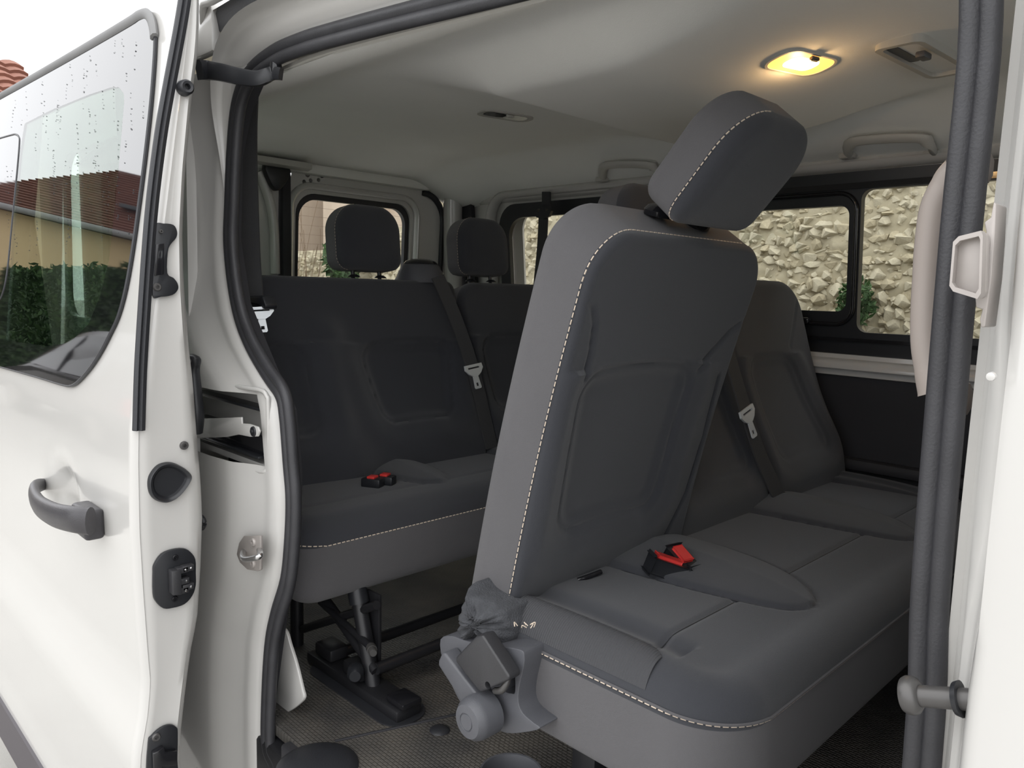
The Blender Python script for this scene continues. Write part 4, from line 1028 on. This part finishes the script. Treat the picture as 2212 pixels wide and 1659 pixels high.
winR = rr(.20, 1.36, .60, 1.80, (.05, .05, .08, .07))
rdr = rear_door(.12, .74, winR, 'white rear door mostly hidden behind the pillar seal', rr(.125, .645, .75, 1.872, .03))
rdr.add(sweep('corner_lip', smooth_path([RM(.735-.07, 1.85, .01), RM(.70, 1.78, .012), RM(.725, 1.68, .012), RM(.735, 1.5, .012)], 4), circ(.018, 8), 'paint_inner', ref=(1, 0, 0)))
brk = [P(*p, 'x', -2.395) for p in ((566, 352), (617, 363), (616, 385), (600, 408), (588, 412), (572, 385))]
rdr.add(prism('latch_cover', smooth_path(brk, 2, True), (.03, 0, 0), 'black_plastic', .004), 'black latch cover')
van.add(box('rear_centre_strip', (-2.425, .772, 1.24), (.05, .035, 1.24), 'dark_trim', .006))
van.add(sweep('rear_speaker_shelf', [P(545, 344, 'x', -2.36), P(665, 362, 'x', -2.36)], [(.012, .03), (-.008, .03), (-.014, 0), (-.008, -.03), (.012, -.03)], 'grey_liner_plastic', ref=(0, 0, 1)))

# =================================================================== CEILING FITTINGS
def cei_frame(px0, py0, px1, py1):
    a = ceil_at(px0, py0); b = ceil_at(px1, py1); return a, b
def lamp(c, ang, L, Wd, label, lit):
    t = Thing('ceiling_light', c, label, 'light', 'ceiling lights')
    h_ = .01; gx_ = float(zc(np.array(c.x+h_), np.array(c.y))-zc(np.array(c.x-h_), np.array(c.y)))/(2*h_); gy_ = float(zc(np.array(c.x), np.array(c.y+h_))-zc(np.array(c.x), np.array(c.y-h_)))/(2*h_)
    nz_ = Vector((-gx_, -gy_, 1)).normalized(); xa_ = Vector((math.cos(ang), math.sin(ang), 0)); xa_ = (xa_-nz_*xa_.dot(nz_)).normalized(); ya_ = nz_.cross(xa_)
    R = Matrix((xa_, ya_, nz_)).transposed()          # lies flush with the sloping headliner
    def mp(o): return lambda u, v: c+R @ Vector((u, v, -o))
    def st_(w, l): return rr(-l/2, -w/2, l/2, w/2, w*.42)
    kl, kw = (.93, .90) if lit else (.84, .74)
    t.add(plate('bezel', st_(Wd, L), [st_(Wd*kw, L*kl)], mp(.004), (0, 0, .008), 'grey_liner_plastic'))
    t.add(plate('lens', st_(Wd*(kw+.02), L*(kl+.02)), [], mp(.0025), (0, 0, .006), 'lit_lens' if lit else 'grey_liner_plastic'), 'glowing amber lens' if lit else None)
    if lit:
        t.add(plate('bulb_glow', st_(Wd*.52, L*.50), [], mp(.0038), (0, 0, .003), 'bulb'), 'bright bulb')
    else:
        t.add(plate('reading_lens', [(u+L*.19, v) for u, v in st_(Wd*.60, L*.42)], [], mp(.0038), (0, 0, .003), 'lens_clear'), 'pale reading lens')
        t.add(plate('dark_lens', [(u-L*.20, v) for u, v in st_(Wd*.56, L*.40)], [], mp(.0038), (0, 0, .003), 'black_gloss'))
    t.add(box('switch', c+R @ Vector((-L*.02, -Wd*.40, -.008)), (.022, .010, .008), 'grey_liner_plastic' if not lit else 'steel_pin', .002, 1, R))
    return t
a, b = ceil_at(1668, 122), ceil_at(1790, 148)
ang = math.atan2((b-a).y, (b-a).x)
cl_ = ceil_at(1730, 135)
lamp(cl_, ang, (b-a).length*.94, .080, 'lit ceiling light glowing warm orange', True)
ld = bpy.data.lights.new('ceiling_bulb', 'POINT'); ld.energy = .32; ld.color = (1, .62, .28); ld.shadow_soft_size = .012
lo = bpy.data.objects.new('ceiling_bulb', ld); COL.objects.link(lo); lo.location = cl_-Vector((0, 0, .026))
a, b = ceil_at(1036, 240), ceil_at(1146, 258)
lamp(ceil_at(1092, 249), math.atan2((b-a).y, (b-a).x), (b-a).length, .075, 'unlit oval ceiling light with pale reading lens near the rear', False)
# slim unlit unit near the front of the headliner
a, b = ceil_at(1936, 82), ceil_at(2058, 148)
an = math.atan2((b-a).y, (b-a).x); mid = (a+b)/2; R = Matrix.Rotation(an, 3, 'Z'); L = (b-a).length
cl3 = Thing('ceiling_console', mid, 'slim grey switch unit set into the headliner near the front pillar', 'console')
cl3.add(plate('console_frame', rr(-L/2, -.045, L/2, .045, .02), [rr(-L/2+.012, -.033, L/2-.012, .033, .015)], lambda u, v: mid+R @ Vector((u, v, -.014)), (0, 0, .016), 'grey_liner_plastic'))
cl3.add(plate('console_cover', rr(-L/2+.01, -.035, L/2-.01, .035, .015), [], lambda u, v: mid+R @ Vector((u, v, -.006)), (0, 0, .004), 'headliner'))
cl3.add(box('console_latch', mid+R @ Vector((-L*.22, -.02, -.020)), (.035, .018, .012), 'grey_plastic', .003, 2, R))
cl3.add(plate('console_strip', rr(-L/2+.02, .012, .01, .034, .008), [], lambda u, v: mid+R @ Vector((u, v, -.0075)), (0, 0, .002), 'grey_plastic'))  # flat strip of darker plastic laid on the cover
# roof grab handles on the far side
def grab(px0, px1, py0, py1, lip, label):
    mid_ = ceil_at((px0+px1)/2, (py0+py1)/2)
    t = Thing('grab_handle', mid_, label, 'handle', 'roof grab handles on the far side')
    w, h = px1-px0, py1-py0; dn = Vector((0, -.45, -.89)); sl = (lip-py1)
    pts_ = [(px0, py1, .0), (px0+.01*w, py0+.55*h, .012), (px0+.06*w, py0+.18*h, .020), (px0+.18*w, py0+.04*h, .022), (px0+.5*w, py0+sl*.5, .022), (px0+.82*w, py0+.04*h+sl, .022), (px0+.94*w, py0+.18*h+sl, .020), (px0+.99*w, py0+.55*h+sl, .012), (px1, py1+sl, 0)]
    t.add(sweep('grip', smooth_path([ceil_at(a, b)+dn*o for a, b, o in pts_], 5), circ(.016, 10, .010), 'grey_liner_plastic', ref=(0, .89, -.45)))
    for (a, b) in ((px0, py1), (px1, py1+sl)): t.add(box('mount', ceil_at(a, b)+dn*.004, (.045, .03, .018), 'grey_liner_plastic', .007))
    return t
grab(1302, 1424, 342, 385, 385, 'grey roof grab handle over the window behind the tipped backrest')
grab(1832, 2016, 286, 334, 328, 'grey roof grab handle over the sliding window by the front')
q = P(1092, 385, 'y', 1.53)
ch = Thing('coat_hook', q, 'small rounded grey hook cover at the rear roof corner', 'hook')
ch.add(box('hook_cover', q, (.085, .04, .035), 'grey_liner_plastic', .014, 3)); ch.add(box('hook_tab', q+Vector((.02, -.014, -.012)), (.03, .02, .02), 'grey_liner_plastic', .006))
# beige grab handle on the inside of the front pillar
gh = Thing('pillar_grab_handle', (-.02, .12, 1.36), 'long beige grab handle beside the front door pillar', 'handle')
pth = [P(px, py, 'y', .13) for (px, py) in ((2070, 374), (2048, 394), (2021, 447), (2009, 520), (2003, 600), (2000, 680), (2002, 745), (2012, 800), (2027, 845))]
pth = [Vector((p.x, p.y, p.z)) for p in pth]
gh.add(sweep('grip', smooth_path(pth, 6), [(.014*math.cos(t), .013*math.sin(t)) for t in np.linspace(0, 2*math.pi, 15)[:-1]], 'beige_plastic', ref=(0, 1, 0), scale=list(np.interp(np.linspace(0, 1, 49), [0, .15, .5, .85, 1], [1.25, 1.0, .95, 1.05, 1.35]))))
gh.add(box('mount', Vector((pth[0].x+.012, .125, pth[0].z+.002)), (.03, .03, .03), 'beige_plastic', .009)); gh.add(box('mount', Vector((pth[-1].x+.012, .125, pth[-1].z-.004)), (.035, .03, .035), 'beige_plastic', .012))
# open cup standing on the floor under the second row bench
q = P(1104, 1668, 'z', .618); q = Vector((q.x, q.y, .572))
cupt = Thing('floor_cup', q, 'open dark grey plastic cup on the floor mat under the tipped seat', 'cup')
cupt.add(lathe('cup', [(0, .003), (.046, .003), (.050, .035), (.053, .046), (.056, .047), (.057, .043), (.054, .0), (0, 0)], q, (0, 0, 1), 'grey_plastic', 36))

# =================================================================== OUTSIDE
gnd = box('ground', (-15, -5, -.05), (90, 70, .10), 'asphalt', 0)
tag(gnd, 'grey asphalt ground of the street', None, None, 'structure')
# rubble stone wall beyond the far windows
WY = 2.85
wl = Thing('stone_wall', (-3, WY+.2, 0), 'pale rubble stone wall outside the far windows', 'wall')
def wall_top(x): return float(np.interp(x, [-12, -5.6, -4.2, -3.6, 3], [1.74, 1.76, 1.95, 2.9, 3.0]))
nxw, nzw = 760, 150
Vv = []
def blur(a, n):
    k = np.array([1, 2, 1])/4
    for _ in range(n):
        a = np.apply_along_axis(lambda r: np.convolve(r, k, 'same'), 0, a); a = np.apply_along_axis(lambda r: np.convolve(r, k, 'same'), 1, a)
    return a/a.std()
noise = .6*np.abs(blur(rng.normal(0, 1, (nxw, nzw)), 4))+.55*np.abs(blur(rng.normal(0, 1, (nxw, nzw)), 1))+.5*blur(rng.normal(0, 1, (nxw, nzw)), 12)
for i, x in enumerate(np.linspace(-12, 3, nxw)):
    for j, t in enumerate(np.linspace(0, 1, nzw)):
        Vv.append((x, WY-.010*(noise[i, j]-.8), .02+t*(wall_top(x)-.02)))
base = grid_mesh('mortar_face', Vv, nxw, nzw, 'mortar', smooth=35, flip=False)
wl.add(base)
wl.add(plate('wall_core', [(-12, .0), (3, .0), (3, 2.99), (-3.6, 2.89), (-4.2, 1.94), (-5.6, 1.75), (-12, 1.73)], [], lambda x, z: Vector((x, WY+.02, z)), (0, .45, 0), 'mortar'))
# a handful of stone shapes shared by all stones
def stone_mesh(i, m):
    bm = bmesh.new(); r_ = np.random.default_rng(100+i)
    for k in range(17):
        v = r_.normal(0, 1, 3); v /= np.linalg.norm(v); v *= r_.uniform(.82, 1.0)
        bm.verts.new((v[0]*.5, v[1]*.5, v[2]*.5))
    bmesh.ops.convex_hull(bm, input=bm.verts)
    bmesh.ops.delete(bm, geom=[v for v in bm.verts if not v.link_faces], context='VERTS')
    me = bpy.data.meshes.new('stone'); bm.to_mesh(me); bm.free(); me.materials.append(MATS[m])
    return me
SM = [stone_mesh(i, 'stone' if i % 3 == 0 else 'stone_pale') for i in range(9)]
cands = []
z = 1.02
def vis_rank(x, z):
    p = np.array((x, WY, z))-CAM; d = p@_f; px, py = CX+F*(p@_r)/d, CY-F*(p@_u)/d
    a = 1590 < px < 2010 and 395 < py < 730; b = 1085 < px < 1215 and 440 < py < 640
    c = 640 < px < 890 and 425 < py < 610
    return 0 if a else (1 if b else (2 if c else 3))
while z < 2.95:
    hrow = rng.uniform(.032, .060); x = -8.0+rng.uniform(0, .1)
    while x < 1.4:
        w = rng.uniform(.035, .09)
        if z < wall_top(x)-.03: cands.append((vis_rank(x, z), x, z+rng.normal(0, .01), w, hrow*rng.uniform(.8, 1.25)))
        x += w*rng.uniform(.8, 1.15)
    z += hrow*.86
cands.sort(key=lambda c: c[0])
stuff_bm = bmesh.new()
for n_i, (rk, x, z, w, h) in enumerate(cands):
    me = SM[int(rng.integers(0, 9))]
    R = Matrix.Rotation(rng.normal(0, .18), 4, 'Y') @ Matrix.Rotation(rng.uniform(-.3, .3), 4, 'X')
    M = Matrix.Translation((x, WY+rng.uniform(.002, .018), z)) @ R @ Matrix.Diagonal((w*1.3, rng.uniform(.05, .095), h*1.5, 1))
    if n_i < 300:
        o = link('stone', me); o.matrix_local = M; o.parent = wl.root; o.matrix_parent_inverse = wl.inv
    else:
        k0 = len(stuff_bm.verts); stuff_bm.verts.ensure_lookup_table()
        tmp = [stuff_bm.verts.new(M @ v.co) for v in me.vertices]
        for p in me.polygons:
            f = stuff_bm.faces.new([tmp[i] for i in p.vertices]); f.material_index = 0 if me.materials[0] == MATS['stone'] else 1
for _ in range(5200):                       # small rubble between the stones
    x = rng.uniform(-5.4, 1.2); z = rng.uniform(1.05, 2.6)
    if z > wall_top(x)-.03: continue
    me = SM[int(rng.integers(0, 9))]; w = rng.uniform(.018, .05)
    M = Matrix.Translation((x, WY+.004, z)) @ Matrix.Rotation(rng.uniform(0, 6.28), 4, 'Y') @ Matrix.Diagonal((w, rng.uniform(.03, .06), w*rng.uniform(.5, .9), 1))
    tmp = [stuff_bm.verts.new(M @ v.co) for v in me.vertices]
    for p in me.polygons:
        f = stuff_bm.faces.new([tmp[i] for i in p.vertices]); f.material_index = 0 if me.materials[0] == MATS['stone'] else 1
so = finish(stuff_bm, 'stones', ['stone', 'stone_pale'], None, 0); so['kind'] = 'stuff'; wl.add(so)
# ledge at the foot of the visible wall, with a strip of pale coping
lg = Thing('wall_ledge', (-1.0, WY-.2, 0), 'grey stone ledge along the foot of the rubble wall', 'ledge')
lg.add(box('coping', (-.2, WY-.06, 1.285), (3.0, .14, .045), 'ledge', .006)); lg.add(box('base_wall', (-.2, WY-.05, .63), (3.0, .10, 1.26), 'plaster_ochre', .004))

def leaf_cloud(name, centre, size, n, m, leaf=.03, shape='ell', seed=1, mats=None):
    r_ = np.random.default_rng(seed); bm = bmesh.new(); c = np.array(centre); s = np.array(size)
    for _ in range(n):
        if shape == 'ell':
            v = r_.normal(0, 1, 3); v /= np.linalg.norm(v); p = c+v*s*r_.uniform(.55, 1.0)
        else:
            p = c+r_.uniform(-1, 1, 3)*s
            ax = r_.integers(0, 3)
            if ax == 1: p[1] = c[1]+s[1]*r_.uniform(.82, 1.04)
            elif ax == 2: p[2] = c[2]+s[2]*(r_.uniform(.85, 1.05)+.04*math.sin(p[0]*3)+.03*math.sin(p[0]*7.3))
            else: p[0] = c[0]+s[0]*r_.uniform(.9, 1.02)*(1 if r_.random() < .7 else -1)
        a = Vector(r_.normal(0, 1, 3)).normalized(); b = a.orthogonal().normalized(); l = leaf*r_.uniform(.6, 1.4)
        q = Vector(p)
        vs = [bm.verts.new(q-a*l), bm.verts.new(q+b*l*.38), bm.verts.new(q+a*l), bm.verts.new(q-b*l*.38)]
        f = bm.faces.new(vs); f.material_index = int(r_.integers(0, 2))
    o = finish(bm, name, mats or ['leaf', 'leaf_dark'], None, 0, recalc=False); o['kind'] = 'stuff'
    return o
def shrub(c, size, n, leaf, label, cat='plant', seed=3, group=None):
    t = Thing('shrub', (c[0], c[1], c[2]-size[2]), label, cat, group)
    t.add(leaf_cloud('foliage', c, size, n, None, leaf, seed=seed))
    bm = bmesh.new()
    for k in range(5):
        a = rng.uniform(0, 6.28); bm_sweep(bm, [(c[0], c[1]+.02, c[2]-size[2]), (c[0]+size[0]*.5*math.cos(a), c[1]+size[1]*.4*math.sin(a), c[2]+size[2]*.5)], circ(.004, 5))
    t.add(finish(bm, 'stems', 'twig')); return t
def on_wall(px, py, y): return P(px, py, 'y', y)
q = on_wall(1848, 655, WY-.08); shrub((q.x, q.y, q.z), (.085, .05, .11), 420, .018, 'small green plant growing at the foot of the rubble wall outside the window', seed=5)
q = on_wall(742, 552, WY-.22); shrub((q.x, q.y, q.z), (.20, .12, .24), 600, .05, 'leafy green plant outside the rear door window', seed=6)
# pale house behind the rear window
h1 = Thing('pale_house', (-9.5, 6, 0), 'pale pink plastered house behind the wall, seen through the rear window', 'house')
h1.add(box('walls', (-11.0, 6.3, 2.0), (6.0, 5.2, 4.0), 'plaster_pink', 0))
h1.add(box('wing', (-6.0, 5.0, 1.9), (3.0, 2.0, 3.8), 'plaster_pink', 0))
h1.add(box('gable_strip', (-6.7, 3.96, 1.9), (.9, .14, 3.8), 'plaster_pink', 0))
bm = bmesh.new()
bm_prism(bm, [Vector((-14.3, 3.4, 4.0)), Vector((-14.3, 9.2, 4.0)), Vector((-14.3, 6.3, 5.4))], (6.6, 0, 0)); h1.add(finish(bm, 'roof', 'roof_tile', None, 0))
# bare shrub growing over the low wall
bs = Thing('bare_shrub', (-5.6, WY-.3, .0), 'bare twiggy shrub outside the rear door window', 'plant')
bm = bmesh.new(); r_ = np.random.default_rng(12)
for k in range(60):
    x0 = -5.75+r_.uniform(-.32, .32); a = Vector((x0, WY-.3, 1.0)); b = a+Vector((r_.uniform(-.35, .35), r_.uniform(-.1, .1), r_.uniform(.7, 1.35)))
    bm_sweep(bm, smooth_path([a, a.lerp(b, .5)+Vector(r_.normal(0, .05, 3)), b], 3), circ(.0022, 4), ref=(1, .2, 0))
bs.add(finish(bm, 'twigs', 'twig')); bs.add(tube('stem', [(-5.6, WY-.3, 0), (-5.6, WY-.3, 1.1)], .03, 'twig'))

# tiled roof of a neighbour glimpsed above the sliding door
def tiled_slope(a, b, up, rows, cols_, m):
    """sheet of overlapping tile courses between eave corners a, b, rising along up"""
    a, b, up = Vector(a), Vector(b), Vector(up); bm = bmesh.new(); nrm = (b-a).cross(up).normalized()
    if nrm.z < 0: nrm = -nrm
    for r in range(rows):
        t0, t1 = r/rows, (r+1.15)/rows
        ring0, ring1 = [], []
        for c in range(cols_*4+1):
            s = c/(cols_*4); off = .035*abs(math.sin(s*cols_*math.pi))
            ring0.append(bm.verts.new(a.lerp(b, s)+up*t0+nrm*(.06+off))); ring1.append(bm.verts.new(a.lerp(b, s)+up*t1+nrm*(.005+off)))
        low = [bm.verts.new(v.co-nrm*.09) for v in ring0]
        for i in range(len(ring0)-1):
            bm.faces.new((ring0[i], ring0[i+1], ring1[i+1], ring1[i])); bm.faces.new((low[i], low[i+1], ring0[i+1], ring0[i]))
    return finish(bm, 'roof_tiles', m, None, 30)
d20 = ray(42, 140); t_ = (-15.0-CAM[0])/d20[0]; R0 = Vector(CAM+d20*t_)
n2 = Thing('neighbour_house', (-14, R0.y-.9, 0), 'house with a brown tiled roof behind the open sliding door', 'house')
n2.add(box('walls', (-15.2, R0.y-1.0, (R0.z-1.2)/2), (3.6, 1.9, R0.z-1.2), 'plaster_pink', 0))
tl = tiled_slope((-13.0, R0.y-2.1, R0.z-1.15), (-13.0, R0.y, R0.z-1.15), (-2.0, 0, 1.15), 8, 8, 'roof_tile'); tl['kind'] = 'stuff'; n2.add(tl)

# ------------------------------------------------ the street side, mirrored in the door glass
# hedge
hdg = Thing('hedge', (-16, -4.6, 0), 'tall clipped green hedge along the street', 'hedge')
hdg.add(box('hedge_core', (-14.5, -4.9, 1.35), (17, 1.2, 2.7), 'leaf_dark', .2, 2))
hdg.add(leaf_cloud('foliage', (-14.5, -4.9, 1.45), (8.6, .72, 1.45), 24000, None, .10, shape='box', seed=21))
# ochre house with hipped tile roof
EA = Vector((-28.6, -3.6, 5.0)); EB = Vector((-22.4, -9.6, 5.0)); dF = (EB-EA).normalized(); nF = Vector((-dF.y, dF.x, 0))
if nF.x < 0: nF = -nF
hs = Thing('ochre_house', ((EA+EB)/2-nF*3).xy.to_3d(), 'ochre house with a hipped tile roof across the street', 'house')
bm = bmesh.new(); bm_prism(bm, [Vector((p.x, p.y, 0)) for p in (EA, EB, EB-nF*6, EA-nF*6)], (0, 0, 4.95)); hs.add(finish(bm, 'walls', 'plaster_ochre', None, 0))
A_ = EA+nF*.35-dF*.35; B_ = EB+nF*.35+dF*.35; Cc = EB-nF*6.35+dF*.35; Dd = EA-nF*6.35-dF*.35
R1 = (A_+Dd)/2+dF*3.2+Vector((0, 0, 2.7)); R2 = (B_+Cc)/2-dF*1.2+Vector((0, 0, 2.7))
def slope(q4, nm, rows=26):
    bm = bmesh.new(); a, b, c, d = q4
    n = (b-a).cross(d-a).normalized(); n = n if n.z > 0 else -n
    for r in range(rows):
        t0, t1 = r/rows, min(1, (r+1.1)/rows)
        p = [a.lerp(d, t0)+n*.07, b.lerp(c, t0)+n*.07, b.lerp(c, t1), a.lerp(d, t1)]
        vs = [bm.verts.new(v) for v in p]
        try: bm.faces.new(vs)
        except ValueError: pass
        q = [bm.verts.new(v) for v in (p[0], p[1], p[1]-n*.09, p[0]-n*.09)]
        bm.faces.new(q)
    o = finish(bm, nm, ['roof_tile_dark'], None, 0); o['kind'] = 'stuff'; return o
hs.add(slope((A_, B_, R2, R1), 'roof_tiles')); hs.add(slope((Dd, A_, R1, R1), 'roof_tiles')); hs.add(slope((B_, Cc, R2, R2), 'roof_tiles')); hs.add(slope((Cc, Dd, R1, R2), 'roof_tiles'))
hs.add(tube('gutter', [A_+nF*.08, B_+nF*.08], .09, 'ledge', 8))
for s, zz in ((.12, 3.6), (.62, 3.4)):
    c = EA.lerp(EB, s)+nF*.03; c.z = zz
    R = Matrix((dF, nF, Vector((0, 0, 1)))).transposed()
    w = hs.add(box('window', c, (.9, .08, 1.2), 'paint', 0, R=R)); sub(w, box('pane', c+nF*.04, (.74, .02, 1.04), 'window_dark', 0, R=R))
c = A_.lerp(B_, .55).lerp(R1.lerp(R2, .5), .35)+Vector((0, 0, .1)); hs.add(box('roof_window', c, (.9, .6, .12), 'window_dark', .01, R=Matrix((dF, nF, Vector((0, 0, 1)))).transposed()))
# parked black car
cr = Thing('parked_car', (-9.5, -2.9, 0), 'black hatchback car parked along the hedge', 'car')
def car_loop(z_of, y_c, half): pass
prof_low = [(-11.7, .35), (-11.75, .62), (-11.55, .80), (-10.6, .93), (-9.9, 1.0), (-7.75, 1.02), (-7.42, .98), (-7.38, .70), (-7.42, .35)]
bm = bmesh.new(); rows = []
for y, s in ((-2.02, .90), (-1.98, .97), (-2.0, 1)): pass
def car_section(inset_x, y, dz): return [Vector((x+(inset_x if x < -9.5 else -inset_x), y, z-dz*(z > .6))) for x, z in prof_low]
for (y, ix, dz) in ((-2.06, .05, .03), (-2.0, .02, .0), (-2.9, 0, -.02), (-3.8, .02, .0), (-3.74, .05, .03)): rows.append([bm.verts.new(p) for p in car_section(ix, y, dz)])
rows = [rows[0], rows[1], rows[2], rows[3], rows[4]]
for A, B in zip(rows, rows[1:]):
    for i in range(len(A)): bm.faces.new((A[i], A[(i+1) % len(A)], B[(i+1) % len(B)], B[i]))
bm.faces.new(rows[0]); bm.faces.new(rows[-1][::-1])
cr.add(finish(bm, 'body', 'car_black', None, 35), 'black painted car body')
gh_ = [(-10.75, .95), (-10.3, 1.18), (-9.85, 1.40), (-9.4, 1.49), (-8.8, 1.52), (-8.2, 1.48), (-7.75, 1.36), (-7.50, 1.15), (-7.42, .98)]
gs = smooth_path([Vector((x, 0, z)) for x, z in gh_], 3)
bm = bmesh.new(); rows = []
for (k_, yo, sc) in ((0, .10, 0), (1, .16, .55), (2, .30, .93), (3, .50, 1.0), (4, .9, 1.015)): rows.append((yo, sc))
def roofpt(p, yo, sc, sgn): return Vector((p.x, -2.9+sgn*(.90-yo), .95+(p.z-.95)*sc))
allr = [[bm.verts.new(roofpt(p, yo, sc, 1)) for p in gs] for (yo, sc) in rows]+[[bm.verts.new(roofpt(p, yo, sc, -1)) for p in gs] for (yo, sc) in rows[::-1][1:]]
for A, B in zip(allr, allr[1:]):
    for i in range(len(A)-1): bm.faces.new((A[i], A[i+1], B[i+1], B[i]))
cr.add(finish(bm, 'roof', 'car_black', None, 60))
def side_win(pts, sgn):
    vs = []
    for x, z in pts:
        zs_ = np.interp(x, [p.x for p in gs], [p.z for p in gs]); f = (z-.95)/max(.05, (zs_-.95)); yo = np.interp(f, [0, .55, .93, 1], [.10, .16, .30, .5])-.012
        vs.append(Vector((x, -2.9+sgn*(.90-yo), z)))
    return vs
for nm, pts in (('side_window', [(-10.35, 1.02), (-9.35, 1.02), (-9.30, 1.20), (-9.28, 1.40), (-9.55, 1.36), (-10.0, 1.18)]), ('side_window', [(-9.26, 1.02), (-8.28, 1.04), (-8.22, 1.20), (-8.30, 1.38), (-8.7, 1.42), (-9.20, 1.41)]), ('quarter_window', [(-8.20, 1.05), (-7.78, 1.12), (-7.95, 1.28), (-8.22, 1.36), (-8.15, 1.2)])):
    cr.add(prism(nm, side_win(pts, 1), (0, .012, .003), 'car_glass', 0))
    cr.add(prism(nm, side_win(pts, -1), (0, -.012, .003), 'car_glass', 0))
cr.add(box('tail_light', (-7.45, -2.12, .90), (.16, .16, .16), 'tail_red', .03)); cr.add(box('tail_light', (-7.45, -3.68, .90), (.16, .16, .16), 'tail_red', .03))
for x in (-10.9, -8.25):
    for y in (-2.12, -3.68):
        w = cr.add(lathe('wheel', [(0, .09), (.20, .09), (.30, .10), (.32, .06), (.32, -.10), (0, -.10)], (x, y, .32), (0, 1 if y > -3 else -1, 0), 'tyre', 32))
        sub(w, lathe('hubcap', [(0, .105), (.05, .11), (.19, .10), (.20, .09), (0, .09)], (x, y, .32), (0, 1 if y > -3 else -1, 0), 'zinc', 24))

cr.root.scale = (1.07, 1.07, 1.07); cr.root.location.x += 1.0
